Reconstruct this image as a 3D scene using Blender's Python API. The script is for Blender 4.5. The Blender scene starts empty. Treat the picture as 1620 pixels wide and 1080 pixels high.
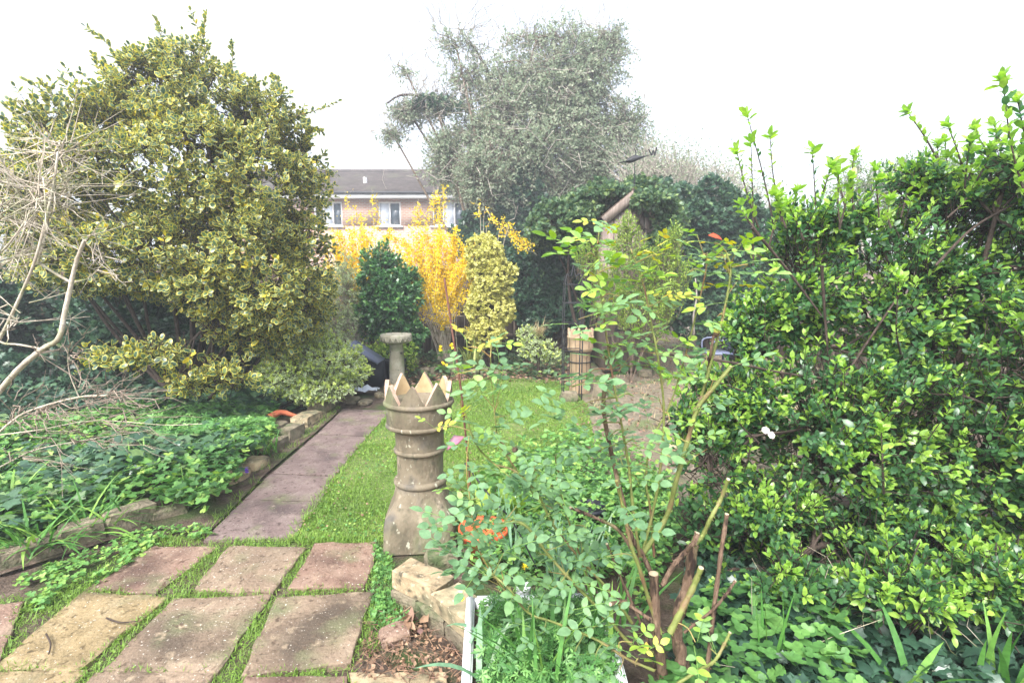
import bpy, bmesh, math, random
import numpy as np
from mathutils import Vector, Matrix, noise

# ------------------------------------------------------------ camera, sky, sun, exposure
S = bpy.context.scene
COL = S.collection
F = 810.0
H = 1.5
PITCH = math.radians(7.04)
cam_d = bpy.data.cameras.new('camera')
cam_d.sensor_width = 36
cam_d.lens = 18.0
cam_d.clip_start = 0.03
cam_d.clip_end = 2000
cam = bpy.data.objects.new('camera', cam_d)
COL.objects.link(cam)
cam.location = (0, 0, H)
cam.rotation_euler = (math.radians(90) - PITCH, 0, 0)
S.camera = cam

SUN_EL, SUN_AZ = math.radians(50), math.radians(205)
W = bpy.data.worlds.new('World')
S.world = W
W.use_nodes = True
nt = W.node_tree
nt.nodes.clear()
wo = nt.nodes.new('ShaderNodeOutputWorld')
bg = nt.nodes.new('ShaderNodeBackground')
sky = nt.nodes.new('ShaderNodeTexSky')
sky.sky_type = 'NISHITA'
sky.sun_disc = False
sky.sun_elevation = SUN_EL
sky.sun_rotation = SUN_AZ
sky.air_density = 1.0
sky.dust_density = 4.0
sky.ozone_density = 1.0
hs = nt.nodes.new('ShaderNodeHueSaturation')
hs.inputs['Saturation'].default_value = 0.42
hs.inputs['Value'].default_value = 1.0
nt.links.new(sky.outputs[0], hs.inputs['Color'])
nt.links.new(hs.outputs[0], bg.inputs['Color'])
bg.inputs['Strength'].default_value = 0.15
nt.links.new(bg.outputs[0], wo.inputs['Surface'])

sd = bpy.data.lights.new('sun', 'SUN')
sd.energy = 1.5
sd.angle = math.radians(22)
sd.color = (1.0, 0.99, 0.97)
sun = bpy.data.objects.new('sun', sd)
COL.objects.link(sun)
# towards the sun: azimuth SUN_AZ from +Y towards +X
sv = Vector((math.sin(SUN_AZ) * math.cos(SUN_EL), math.cos(SUN_AZ) * math.cos(SUN_EL), math.sin(SUN_EL)))
sun.rotation_euler = sv.to_track_quat('Z', 'Y').to_euler()

S.view_settings.view_transform = 'Standard'
S.view_settings.look = 'None'
S.view_settings.gamma = 1.0
S.view_settings.exposure = 1.88
S.view_settings.use_curve_mapping = False
S.render.engine = 'CYCLES'
S.cycles.max_bounces = 7
S.cycles.diffuse_bounces = 3
S.cycles.glossy_bounces = 2
S.cycles.transmission_bounces = 3
S.cycles.volume_bounces = 0
S.cycles.caustics_reflective = False
S.cycles.caustics_refractive = False
S.cycles.use_denoising = True

R = np.random.default_rng(7)
random.seed(7)
CAM = np.array([0, 0, H])
cp, sp = math.cos(PITCH), math.sin(PITCH)


def ray(px, py):
    x = (px - 810) / F
    v = (540 - py) / F
    return x, cp + sp * v, v * cp - sp


def P(px, py, Y):
    x, y, z = ray(px, py)
    t = Y / y
    return np.array([x * t, Y, H + z * t])


def G(px, py, z=0.0):
    x, y, zz = ray(px, py)
    t = (z - H) / zz
    return np.array([x * t, y * t, z])


def project(p):
    p = np.asarray(p, float) - CAM
    x = p[..., 0]
    d = p[..., 1] * cp - p[..., 2] * sp
    u = p[..., 1] * sp + p[..., 2] * cp
    d = np.where(d < 1e-3, 1e-3, d)
    return 810 + F * x / d, 540 - F * u / d, d


# ------------------------------------------------------------ scene-graph helpers
def tag(o, label=None, cat=None, group=None, kind=None):
    if label: o['label'] = label
    if cat: o['category'] = cat
    if group: o['group'] = group
    if kind: o['kind'] = kind
    return o


def thing(name, label, cat, loc, group=None):
    o = bpy.data.objects.new(name, None)
    o.empty_display_size = 0.1
    COL.objects.link(o)
    o.location = [float(v) for v in loc]
    return tag(o, label, cat, group)


def wloc(o):
    v = Vector((0, 0, 0))
    while o is not None:
        v += Vector(o.location)
        o = o.parent
    return v


class MB:
    """collects triangles (numpy) with two point attributes"""

    def __init__(s):
        s.v, s.f, s.r, s.e, s.n = [], [], [], [], 0

    def add(s, v, f, r=0.5, e=0.0):
        v = np.asarray(v, float).reshape(-1, 3)
        f = np.asarray(f, int).reshape(-1, 3)
        n = len(v)
        s.v.append(v)
        s.f.append(f + s.n)
        s.r.append(np.broadcast_to(np.asarray(r, float), (n,)).copy())
        s.e.append(np.broadcast_to(np.asarray(e, float), (n,)).copy())
        s.n += n

    def mesh(s, name, mat, origin=(0, 0, 0), smooth=False):
        me = bpy.data.meshes.new(name)
        if s.n:
            v = np.concatenate(s.v) - np.array(origin)
            f = np.concatenate(s.f)
            me.vertices.add(len(v))
            me.vertices.foreach_set('co', v.astype(np.float32).ravel())
            me.loops.add(len(f) * 3)
            me.loops.foreach_set('vertex_index', f.astype(np.int32).ravel())
            me.polygons.add(len(f))
            me.polygons.foreach_set('loop_start', np.arange(0, len(f) * 3, 3, dtype=np.int32))
            me.polygons.foreach_set('loop_total', np.full(len(f), 3, dtype=np.int32))
            if smooth:
                me.polygons.foreach_set('use_smooth', np.ones(len(f), dtype=bool))
            me.update(calc_edges=True)
            a = me.attributes.new('rnd', 'FLOAT', 'POINT')
            a.data.foreach_set('value', np.concatenate(s.r).astype(np.float32))
            a = me.attributes.new('edge', 'FLOAT', 'POINT')
            a.data.foreach_set('value', np.concatenate(s.e).astype(np.float32))
        me.materials.append(mat)
        return me

    def build(s, name, mat, parent=None, smooth=False, kind=None):
        org = wloc(parent) if parent else Vector((0, 0, 0))
        o = bpy.data.objects.new(name, s.mesh(name, mat, tuple(org), smooth))
        COL.objects.link(o)
        if parent: o.parent = parent
        if kind: o['kind'] = kind
        return o


def bm_obj(name, bm, mat, parent=None, smooth=False, kind=None):
    """bm in world coordinates"""
    org = wloc(parent) if parent else Vector((0, 0, 0))
    bmesh.ops.translate(bm, verts=bm.verts, vec=-org)
    bmesh.ops.recalc_face_normals(bm, faces=bm.faces)
    me = bpy.data.meshes.new(name)
    bm.to_mesh(me)
    bm.free()
    if smooth:
        me.polygons.foreach_set('use_smooth', np.ones(len(me.polygons), dtype=bool))
    me.materials.append(mat)
    o = bpy.data.objects.new(name, me)
    COL.objects.link(o)
    if parent: o.parent = parent
    if kind: o['kind'] = kind
    return o


def nrm(a):
    a = np.asarray(a, float)
    return a / (np.linalg.norm(a, axis=-1, keepdims=True) + 1e-9)


def smoothline(pts, n):
    """Catmull-Rom through pts"""
    pts = [np.asarray(p, float) for p in pts]
    if len(pts) < 3:
        return [pts[0] + (pts[-1] - pts[0]) * t for t in np.linspace(0, 1, max(2, n))]
    q = [2 * pts[0] - pts[1]] + pts + [2 * pts[-1] - pts[-2]]
    out = []
    for i in range(len(pts) - 1):
        a, b, c, d = q[i:i + 4]
        for t in np.linspace(0, 1, n, endpoint=False):
            out.append(0.5 * ((2 * b) + (c - a) * t + (2 * a - 5 * b + 4 * c - d) * t * t + (3 * b - a - 3 * c + d) * t ** 3))
    out.append(pts[-1])
    return out


def tube(mb, pts, r0, r1=None, sides=6, rnd=0.5, lump=0.0, cap=True, radii=None, capr=None):
    pts = [np.asarray(p, float) for p in pts]
    n = len(pts)
    r1 = r0 if r1 is None else r1
    if radii is None:
        radii = [r0 + (r1 - r0) * i / (n - 1) for i in range(n)]
    V = []
    up = np.array([0.31, 0.9, 0.2])
    t = nrm(pts[1] - pts[0])
    u = nrm(np.cross(t, up))
    for i in range(n):
        t = nrm(pts[min(i + 1, n - 1)] - pts[max(i - 1, 0)])
        u = nrm(u - t * np.dot(u, t))
        w = np.cross(t, u)
        for k in range(sides):
            a = 2 * math.pi * k / sides
            rr = radii[i] * (1 + (lump * (R.random() - 0.5) * 2 if lump else 0))
            V.append(pts[i] + (u * math.cos(a) + w * math.sin(a)) * rr)
    Fc = []
    for i in range(n - 1):
        for k in range(sides):
            a = i * sides + k
            b = i * sides + (k + 1) % sides
            c, d = a + sides, b + sides
            Fc += [(a, b, d), (a, d, c)]
    V = np.array(V)
    mb.add(V, Fc, rnd)
    if cap:
        for i, s in ((0, 0), (n - 1, (n - 1) * sides)):
            ring = V[s:s + sides]
            c = ring.mean(0)
            fv = np.vstack([ring, c])
            ff = [((k, (k + 1) % sides, sides)) for k in range(sides)]
            mb.add(fv, ff, rnd if (capr is None or i == 0) else capr)


def prisms(mb, p0, p1, r0, r1, rnd=0.5):
    """batch of 3-sided twigs"""
    p0 = np.asarray(p0, float).reshape(-1, 3)
    p1 = np.asarray(p1, float).reshape(-1, 3)
    n = len(p0)
    if n == 0: return
    r0 = np.broadcast_to(r0, (n,))[:, None]
    r1 = np.broadcast_to(r1, (n,))[:, None]
    t = nrm(p1 - p0)
    a = np.where(np.abs(t[:, 2:3]) > 0.9, np.array([[1., 0, 0]]), np.array([[0, 0, 1.]]))
    u = nrm(np.cross(t, a))
    w = np.cross(t, u)
    V = np.zeros((n, 6, 3))
    for k in range(3):
        c, s = math.cos(2.0944 * k), math.sin(2.0944 * k)
        V[:, k] = p0 + (u * c + w * s) * r0
        V[:, 3 + k] = p1 + (u * c + w * s) * r1
    T = np.array([(0, 1, 4), (0, 4, 3), (1, 2, 5), (1, 5, 4), (2, 0, 3), (2, 3, 5)])
    Fc = (T[None] + (np.arange(n) * 6)[:, None, None]).reshape(-1, 3)
    mb.add(V.reshape(-1, 3), Fc, np.repeat(np.broadcast_to(rnd, (n,)), 6))


def twigs(mb, p0, p1, r0, r1, wob=0.06, seg=3, rnd=0.5):
    """batch of crooked twigs made of several prisms; returns nothing"""
    p0 = np.asarray(p0, float).reshape(-1, 3)
    p1 = np.asarray(p1, float).reshape(-1, 3)
    L = np.linalg.norm(p1 - p0, axis=1, keepdims=True)
    prev = p0
    n = len(p0)
    r0 = np.broadcast_to(r0, (n,))
    r1 = np.broadcast_to(r1, (n,))
    for k in range(1, seg + 1):
        t = k / seg
        q = p0 + (p1 - p0) * t
        if k < seg: q = q + R.normal(size=q.shape) * L * wob
        prisms(mb, prev, q, r0 + (r1 - r0) * (k - 1) / seg, r0 + (r1 - r0) * t, rnd)
        prev = q


# ------------------------------------------------------------ leaf templates: verts(x,y,z), tris, edge
def T_leaf(w=0.25, fold=0.06, arch=0.08, tipw=0.6):
    """8-vertex leaf of unit length; inner verts carry edge 0, rim 1"""
    V = [(0, 0, 0), (0, .38, arch), (0, .72, arch * .9), (0, 1, 0),
         (-w, .33, fold + arch * .8), (-w * tipw, .72, fold + arch * .6), (w, .33, fold + arch * .8), (w * tipw, .72, fold + arch * .6)]
    T = [(0, 1, 4), (4, 1, 2), (4, 2, 5), (5, 2, 3), (0, 6, 1), (1, 6, 7), (1, 7, 2), (2, 7, 3)]
    E = [.6, 0, 0, 1, 1, 1, 1, 1]
    return np.array(V, float), np.array(T), np.array(E, float)


def T_var(w=0.27, fold=0.05, arch=0.07):
    """leaf with an inner oval so that a margin shows"""
    s = 0.52
    V = [(0, .5, arch)]
    E = [0]
    for k in range(6):
        a = math.pi * 2 * k / 6
        V.append((math.sin(a) * w * s, .5 + .5 * s * math.cos(a), arch + fold * .4 * abs(math.sin(a))))
        E.append(0.1)
    for k in range(6):
        a = math.pi * 2 * k / 6
        V.append((math.sin(a) * w * 1.05, .5 + .5 * math.cos(a), fold * abs(math.sin(a))))
        E.append(1)
    T = []
    for k in range(6):
        j = (k + 1) % 6
        T += [(0, 1 + k, 1 + j), (1 + k, 7 + k, 7 + j), (1 + k, 7 + j, 1 + j)]
    return np.array(V, float), np.array(T), np.array(E, float)


def T_quad(w=0.3):
    V = [(0, 0, 0), (w, .5, .06), (0, 1, 0), (-w, .5, .06)]
    return np.array(V, float), np.array([(0, 1, 2), (0, 2, 3)]), np.array([0, 1, 1, 1.])


def T_ivy(lobes=5, w=.5):
    """lobed leaf, centre fan"""
    V = [(0, .42, .05)]
    E = [0]
    out = []
    angs = {5: [(180, .34), (135, .62), (100, .40), (65, .66), (32, .42), (0, .62)]}[5]
    for a, r in angs:
        out.append((a, r))
    full = out + [(-a, r) for a, r in reversed(out) if a not in (0, 180)]
    for a, r in full:
        rr = math.radians(a)
        V.append((math.sin(rr) * r * w * 1.9, .42 + math.cos(rr) * r, -.03 if r > .5 else .04))
        E.append(1 if r > .5 else .6)
    n = len(full)
    T = [(0, 1 + k, 1 + (k + 1) % n) for k in range(n)]
    return np.array(V, float), np.array(T), np.array(E, float)


def T_round(n=7):
    V = [(0, .5, -.06)]
    E = [0]
    for k in range(n):
        a = 2 * math.pi * k / n
        V.append((math.sin(a) * .5, .5 + .5 * math.cos(a), 0.03 * (k % 2)))
        E.append(1)
    T = [(0, 1 + k, 1 + (k + 1) % n) for k in range(n)]
    return np.array(V, float), np.array(T), np.array(E, float)


def T_trefoil():
    Vs, Ts, Es, n = [], [], [], 0
    for a in (0, 120, 240):
        v, t, e = T_round(6)
        r = math.radians(a)
        v = v * np.array([.95, 1, 1])
        x = v[:, 0] * math.cos(r) + v[:, 1] * math.sin(r)
        y = -v[:, 0] * math.sin(r) + v[:, 1] * math.cos(r)
        z = v[:, 2] + .12 * np.hypot(x, y)
        Vs.append(np.stack([x, y, z], 1))
        Ts.append(t + n)
        Es.append(e)
        n += len(v)
    return np.concatenate(Vs) * .55, np.concatenate(Ts), np.concatenate(Es)


def T_fern():
    """finely cut little leaf"""
    V, T, E = [], [], []
    for a, l in ((0, 1), (55, .8), (-55, .8), (105, .5), (-105, .5)):
        r = math.radians(a)
        d = np.array([math.sin(r), math.cos(r)])
        p = np.array([d[1], -d[0]])
        i = len(V)
        for q, z in ((d * 0, 0), (d * l * .55 + p * .16 * l, .05), (d * l, 0), (d * l * .78 + p * 0, .08), (d * l * .55 - p * .16 * l, .05)):
            V.append((q[0], q[1], z))
            E.append(.5)
        T += [(i, i + 1, i + 3), (i, i + 3, i + 4), (i + 1, i + 2, i + 3), (i + 3, i + 2, i + 4)]
    return np.array(V, float), np.array(T), np.array(E, float)


def stack(pos, d, up, size, rnd):
    """leaf records: position, axis, normal hint, size, rnd"""
    d = nrm(d)
    n = up - d * np.sum(up * d, 1, keepdims=True)
    bad = np.linalg.norm(n, axis=1) < 1e-3
    n[bad] = R.normal(size=(bad.sum(), 3))
    n = nrm(n - d * np.sum(n * d, 1, keepdims=True))
    return dict(p=pos, d=d, n=n, s=size, r=rnd)


def cat(recs):
    return {k: np.concatenate([r[k] for r in recs]) for k in recs[0]}


def sub(L, m):
    return {k: v[m] for k, v in L.items()}


def put(mb, T, L):
    V, F_, E = T
    n = len(L['p'])
    if n == 0: return
    side = np.cross(L['d'], L['n'])
    s = L['s'][:, None, None]
    X = V[None, :, 0:1] * side[:, None] + V[None, :, 1:2] * L['d'][:, None] + V[None, :, 2:3] * L['n'][:, None]
    pos = L['p'][:, None] + X * s
    m = len(V)
    Fc = (F_[None] + (np.arange(n) * m)[:, None, None]).reshape(-1, 3)
    mb.add(pos.reshape(-1, 3), Fc, np.repeat(L['r'], m), np.tile(E, n))


def leaf_parts(L, T, mat, root, n_parts=280, name='leaf', stuff='foliage'):
    """the leaves that show largest become parts of their own, the rest one joined part"""
    px, py, d = project(L['p'])
    inside = (px > 0) & (px < 1620) & (py > 0) & (py < 1080)
    score = np.where(inside, L['s'] / d, 0)
    # favour outermost leaves (not hidden): keep the front one in coarse screen cells
    order = np.argsort(-score)
    seen, pick = {}, []
    for i in order:
        if len(pick) >= n_parts or score[i] <= 0: break
        c = (int(px[i] // 14), int(py[i] // 14))
        if c in seen: continue
        seen[c] = 1
        pick.append(i)
    mask = np.zeros(len(L['p']), bool)
    mask[pick] = True
    rest = MB()
    put(rest, T, sub(L, ~mask))
    ro = rest.build(stuff, mat, root, kind='stuff')
    var = []
    for k in range(10):
        mb = MB()
        put(mb, T, dict(p=np.zeros((1, 3)), d=np.array([[0, 1., 0]]), n=np.array([[0, 0, 1.]]), s=np.ones(1), r=np.array([(k + .5) / 10])))
        var.append(mb.mesh(name, mat))
    org = np.array(wloc(root))
    for i in pick:
        o = bpy.data.objects.new(name, var[min(9, int(L['r'][i] * 10))])
        COL.objects.link(o)
        o.parent = root
        dd, n_ = L['d'][i], L['n'][i]
        sd_ = np.cross(dd, n_)
        s = L['s'][i]
        q = L['p'][i] - org
        o.matrix_basis = Matrix(((sd_[0] * s, dd[0] * s, n_[0] * s, q[0]), (sd_[1] * s, dd[1] * s, n_[1] * s, q[1]),
                                 (sd_[2] * s, dd[2] * s, n_[2] * s, q[2]), (0, 0, 0, 1)))
    return ro


# ------------------------------------------------------------ foliage distribution
def lumpf(u, seed):
    a = np.sin(u[:, 0] * 5.1 + seed) * np.sin(u[:, 1] * 4.3 + seed * 1.7) + np.sin(u[:, 2] * 6.2 + seed * .6) * np.cos(u[:, 0] * 3.3 - seed)
    b = np.sin(u[:, 0] * 11 + seed * 2) * np.sin(u[:, 2] * 12 + seed) * np.sin(u[:, 1] * 10)
    return 1 + .15 * a + .12 * b


def clumpn(p, f):
    q = p * f
    a = np.sin(q[:, 0] + 1.7 * np.sin(q[:, 1] * .7 + 1)) * np.sin(q[:, 2] * 1.1 + 1.3 * np.sin(q[:, 0] * .6)) + .6 * np.sin(q[:, 1] * 1.3 + q[:, 2] * .9 + 2)
    return a / 1.6


def shell(blobs, n, depth=.3, up=0.0, inner=0.15, front=0.0, clump=0, cf=9.0):
    """sprig end points and outward directions over a union of blobs. blob=(centre, radii)"""
    C = np.array([b[0] for b in blobs])
    Rr = np.array([b[1] for b in blobs])
    wgt = np.array([(b[2] if len(b) > 2 else 1.0) for b in blobs]) * (Rr[:, 0] * Rr[:, 2])
    wgt /= wgt.sum()
    out_p, out_d = [], []
    tot = 0
    while tot < n:
        m = n * 2
        k = R.choice(len(blobs), m, p=wgt)
        u = nrm(R.normal(size=(m, 3)) + np.array([0, -front, up]))
        rad = lumpf(u + k[:, None] * .37, 1.0) * (1 - np.abs(R.normal(size=m)) * depth * .5)
        inn = R.random(m) < inner
        rad[inn] *= R.uniform(.45, .9, inn.sum())
        p = C[k] + u * Rr[k] * rad[:, None]
        ok = np.ones(m, bool)
        for j in range(len(blobs)):
            q = np.linalg.norm((p - C[j]) / Rr[j], axis=1)
            ok &= (q > .55) | (k == j)
        ok &= rad > .3
        if clump: ok &= (clumpn(p, cf) + R.normal(size=m) * .15 > -1 + clump)
        p, u = p[ok], u[ok]
        out_p.append(p)
        out_d.append(nrm(u / Rr[k[ok]]))
        tot += len(p)
    return np.concatenate(out_p)[:n], np.concatenate(out_d)[:n]


def sprig_leaves(p0, p1, K, size, spread=(65, 25), t0=.15, new=(.75, .25), upw=.5, old=(0, .6), jitter=.5, sizevar=.25):
    """K leaves along every sprig; rnd in old for lower leaves, near the tip 'new' fraction get high rnd"""
    n = len(p0)
    d = nrm(p1 - p0)
    a = np.where(np.abs(d[:, 2:3]) > .9, np.array([[1., 0, 0]]), np.array([[0, 0, 1.]]))
    u = nrm(np.cross(d, a))
    w = np.cross(d, u)
    ph = R.random(n) * 6.28
    isnew = R.random(n) < new[0]
    size = np.broadcast_to(size, (n,))
    recs = []
    for k in range(K):
        t = t0 + (1 - t0) * (k + 1) / K
        tt = np.clip(t + R.normal(size=n) * .04, 0, 1)[:, None]
        ang = ph + k * 2.4 + R.normal(size=n) * .25
        sp_ = np.radians(spread[0] + (spread[1] - spread[0]) * ((k + 1) / K) ** 2 + R.normal(size=n) * 10)
        rad = u * np.cos(ang)[:, None] + w * np.sin(ang)[:, None]
        ld = d * np.cos(sp_)[:, None] + rad * np.sin(sp_)[:, None]
        pos = p0 + (p1 - p0) * tt
        up = d * .6 - rad * .3 + np.array([[0, 0, upw]]) + R.normal(size=(n, 3)) * jitter * .6
        s = size * (1 + R.normal(size=n) * sizevar * .6) * (1.0 if k < K - 2 else .8)
        r = R.uniform(old[0], old[1], n)
        tipn = isnew & (t > 1 - new[1])
        r[tipn] = R.uniform(.72, 1, tipn.sum())
        recs.append(stack(pos, ld, up, np.clip(s, .005, None), r))
    return cat(recs)


def B(px, py, Y, rx, rz, ry, w=1.0):
    """blob from picture size at distance Y; ry is its half depth in metres"""
    return (P(px, py, Y), np.array([rx * Y / F, ry, rz * Y / F]), w)


# ------------------------------------------------------------ materials
def newmat(name):
    m = bpy.data.materials.new(name)
    m.use_nodes = True
    n = m.node_tree
    n.nodes.clear()
    out = n.nodes.new('ShaderNodeOutputMaterial')
    return m, n, out


def ramp(n, stops):
    r = n.nodes.new('ShaderNodeValToRGB')
    el = r.color_ramp.elements
    while len(el) < len(stops): el.new(0.5)
    for e, (p, c) in zip(el, stops):
        e.position = p
        e.color = (*c, 1)
    return r


def leafmat(name, stops, edge=None, rough=.45, trans=.3, edge_at=(.45, .6), spec=.4, tcol=None):
    m, n, out = newmat(name)
    at = n.nodes.new('ShaderNodeAttribute')
    at.attribute_name = 'rnd'
    r = ramp(n, stops)
    n.links.new(at.outputs['Fac'], r.inputs[0])
    col = r.outputs[0]
    geo = n.nodes.new('ShaderNodeNewGeometry')
    nz = n.nodes.new('ShaderNodeTexNoise')
    nz.inputs['Scale'].default_value = 55
    nz.inputs['Detail'].default_value = 3
    n.links.new(geo.outputs['Position'], nz.inputs['Vector'])
    if edge:
        ae = n.nodes.new('ShaderNodeAttribute')
        ae.attribute_name = 'edge'
        er = ramp(n, edge)
        n.links.new(at.outputs['Fac'], er.inputs[0])
        add = n.nodes.new('ShaderNodeMath')
        add.operation = 'MULTIPLY_ADD'
        n.links.new(nz.outputs[0], add.inputs[0])
        add.inputs[1].default_value = .5
        n.links.new(ae.outputs['Fac'], add.inputs[2])
        mr = n.nodes.new('ShaderNodeMapRange')
        mr.inputs['From Min'].default_value = edge_at[0] + .25
        mr.inputs['From Max'].default_value = edge_at[1] + .25
        n.links.new(add.outputs[0], mr.inputs[0])
        mx = n.nodes.new('ShaderNodeMix')
        mx.data_type = 'RGBA'
        n.links.new(mr.outputs[0], mx.inputs[0])
        n.links.new(col, mx.inputs[6])
        n.links.new(er.outputs[0], mx.inputs[7])
        col = mx.outputs[2]
    # slight mottling
    mr2 = n.nodes.new('ShaderNodeMapRange')
    mr2.inputs['From Min'].default_value = .3
    mr2.inputs['From Max'].default_value = .7
    mr2.inputs['To Min'].default_value = .78
    mr2.inputs['To Max'].default_value = 1.2
    n.links.new(nz.outputs[0], mr2.inputs[0])
    h = n.nodes.new('ShaderNodeHueSaturation')
    n.links.new(mr2.outputs[0], h.inputs['Value'])
    n.links.new(col, h.inputs['Color'])
    b = n.nodes.new('ShaderNodeBsdfPrincipled')
    b.inputs['Roughness'].default_value = rough
    b.inputs['Specular IOR Level'].default_value = spec
    n.links.new(h.outputs[0], b.inputs['Base Color'])
    tr = n.nodes.new('ShaderNodeBsdfTranslucent')
    h2 = n.nodes.new('ShaderNodeHueSaturation')
    h2.inputs['Saturation'].default_value = 1.15
    h2.inputs['Value'].default_value = 1.5
    n.links.new(h.outputs[0], h2.inputs['Color'])
    n.links.new(h2.outputs[0], tr.inputs[0])
    ms = n.nodes.new('ShaderNodeMixShader')
    ms.inputs[0].default_value = trans
    n.links.new(b.outputs[0], ms.inputs[1])
    n.links.new(tr.outputs[0], ms.inputs[2])
    n.links.new(ms.outputs[0], out.inputs[0])
    return m


def surf(name, stops, scale=8, rough=.9, bump=.3, bscale=60, detail=8, speck=None, metal=0, dist=.01, spec=.3, stretch=(1, 1, 1), second=None, byobj=0):
    """noise-coloured surface. speck=(colour, scale, threshold); second=(colour, scale, lo, hi) patches"""
    m, n, out = newmat(name)
    tc = n.nodes.new('ShaderNodeTexCoord')
    mp = n.nodes.new('ShaderNodeMapping')
    mp.inputs['Scale'].default_value = stretch
    n.links.new(tc.outputs['Object'], mp.inputs[0])
    vec = mp.outputs[0]
    nz = n.nodes.new('ShaderNodeTexNoise')
    nz.inputs['Scale'].default_value = scale
    nz.inputs['Detail'].default_value = detail
    nz.inputs['Roughness'].default_value = .65
    n.links.new(vec, nz.inputs['Vector'])
    r = ramp(n, stops)
    n.links.new(nz.outputs[0], r.inputs[0])
    col = r.outputs[0]

    def mix(fac, c2, c1):
        mx = n.nodes.new('ShaderNodeMix')
        mx.data_type = 'RGBA'
        n.links.new(fac, mx.inputs[0])
        n.links.new(c1, mx.inputs[6])
        mx.inputs[7].default_value = (*c2, 1)
        return mx.outputs[2]

    if second:
        for (c2, sc, lo, hi) in second:
            n2 = n.nodes.new('ShaderNodeTexNoise')
            n2.inputs['Scale'].default_value = sc
            n2.inputs['Detail'].default_value = 6
            n.links.new(vec, n2.inputs['Vector'])
            mr = n.nodes.new('ShaderNodeMapRange')
            mr.inputs['From Min'].default_value = lo
            mr.inputs['From Max'].default_value = hi
            n.links.new(n2.outputs[0], mr.inputs[0])
            col = mix(mr.outputs[0], c2, col)
    if speck:
        for (c2, sc, th) in speck:
            vo = n.nodes.new('ShaderNodeTexVoronoi')
            vo.inputs['Scale'].default_value = sc
            n.links.new(vec, vo.inputs['Vector'])
            mr = n.nodes.new('ShaderNodeMapRange')
            mr.inputs['From Min'].default_value = th
            mr.inputs['From Max'].default_value = th * .6
            n.links.new(vo.outputs['Distance'], mr.inputs[0])
            col = mix(mr.outputs[0], c2, col)
    if byobj:
        oi = n.nodes.new('ShaderNodeObjectInfo')
        mr = n.nodes.new('ShaderNodeMapRange')
        mr.inputs['To Min'].default_value = 1 - byobj
        mr.inputs['To Max'].default_value = 1 + byobj
        n.links.new(oi.outputs['Random'], mr.inputs[0])
        h = n.nodes.new('ShaderNodeHueSaturation')
        n.links.new(mr.outputs[0], h.inputs['Value'])
        n.links.new(col, h.inputs['Color'])
        col = h.outputs[0]
    b = n.nodes.new('ShaderNodeBsdfPrincipled')
    b.inputs['Roughness'].default_value = rough
    b.inputs['Metallic'].default_value = metal
    b.inputs['Specular IOR Level'].default_value = spec
    n.links.new(col, b.inputs['Base Color'])
    if bump:
        nb = n.nodes.new('ShaderNodeTexNoise')
        nb.inputs['Scale'].default_value = bscale
        nb.inputs['Detail'].default_value = 8
        n.links.new(vec, nb.inputs['Vector'])
        bp = n.nodes.new('ShaderNodeBump')
        bp.inputs['Strength'].default_value = bump
        bp.inputs['Distance'].default_value = dist
        n.links.new(nb.outputs[0], bp.inputs['Height'])
        n.links.new(bp.outputs[0], b.inputs['Normal'])
    n.links.new(b.outputs[0], out.inputs[0])
    return m


M = {}
M['soil'] = surf('soil', [(.3, (.035, .024, .017)), (.5, (.085, .06, .045)), (.7, (.17, .13, .10))], 14, .95, .8, 70, dist=.02,
                 second=[((.05, .075, .022), 3, .5, .62)])
M['dry'] = surf('dry_ground', [(.3, (.09, .075, .05)), (.5, (.17, .14, .10)), (.7, (.26, .215, .16))], 10, .95, .7, 60, dist=.02,
                second=[((.10, .13, .05), 2.5, .52, .66)])
M['turf'] = surf('turf', [(.3, (.08, .12, .03)), (.5, (.13, .19, .05)), (.7, (.21, .20, .09))], 9, .95, .8, 120, dist=.02)


def slabmat(name, a, b_, c, speck=True):
    return surf(name, [(.30, a), (.5, b_), (.70, c)], 7, .9, .9, 70, dist=.008,
                second=[((a[0] * .55, a[1] * .58, a[2] * .6), 2.1, .5, .66), ((.13, .135, .07), 3.7, .53, .72), ((c[0] * 1.1, c[1] * 1.1, c[2] * 1.05), 17, .58, .75),
                        ((a[0] * .6, a[1] * .58, a[2] * .55), 38, .57, .68), ((.5, .46, .40) if speck else (.40, .36, .33), 95, .655 if speck else .69, .70)])


M['slab_buff'] = slabmat('slab_buff', (.16, .12, .062), (.24, .18, .095), (.30, .24, .145))
M['slab_grey'] = slabmat('slab_grey', (.14, .10, .07), (.205, .15, .105), (.27, .21, .15))
M['slab_pink'] = slabmat('slab_pink', (.15, .088, .066), (.205, .135, .10), (.26, .185, .14))
M['slab_mauve'] = slabmat('slab_mauve', (.115, .08, .075), (.16, .118, .108), (.21, .165, .148), False)
M['sandstone'] = surf('sandstone', [(.25, (.16, .12, .07)), (.45, (.34, .26, .16)), (.6, (.44, .35, .22)), (.8, (.32, .20, .13))], 9, .9, .7, 50,
                      dist=.01, second=[((.12, .115, .07), 5, .5, .66), ((.09, .075, .05), 21, .56, .68), ((.45, .40, .28), 33, .6, .7)], byobj=.15)
M['oldstone'] = surf('oldstone', [(.25, (.08, .07, .05)), (.5, (.19, .16, .11)), (.75, (.28, .235, .17))], 15, .93, 1.0, 55, dist=.015,
                     second=[((.07, .10, .04), 6, .52, .68)], byobj=.2)
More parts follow.
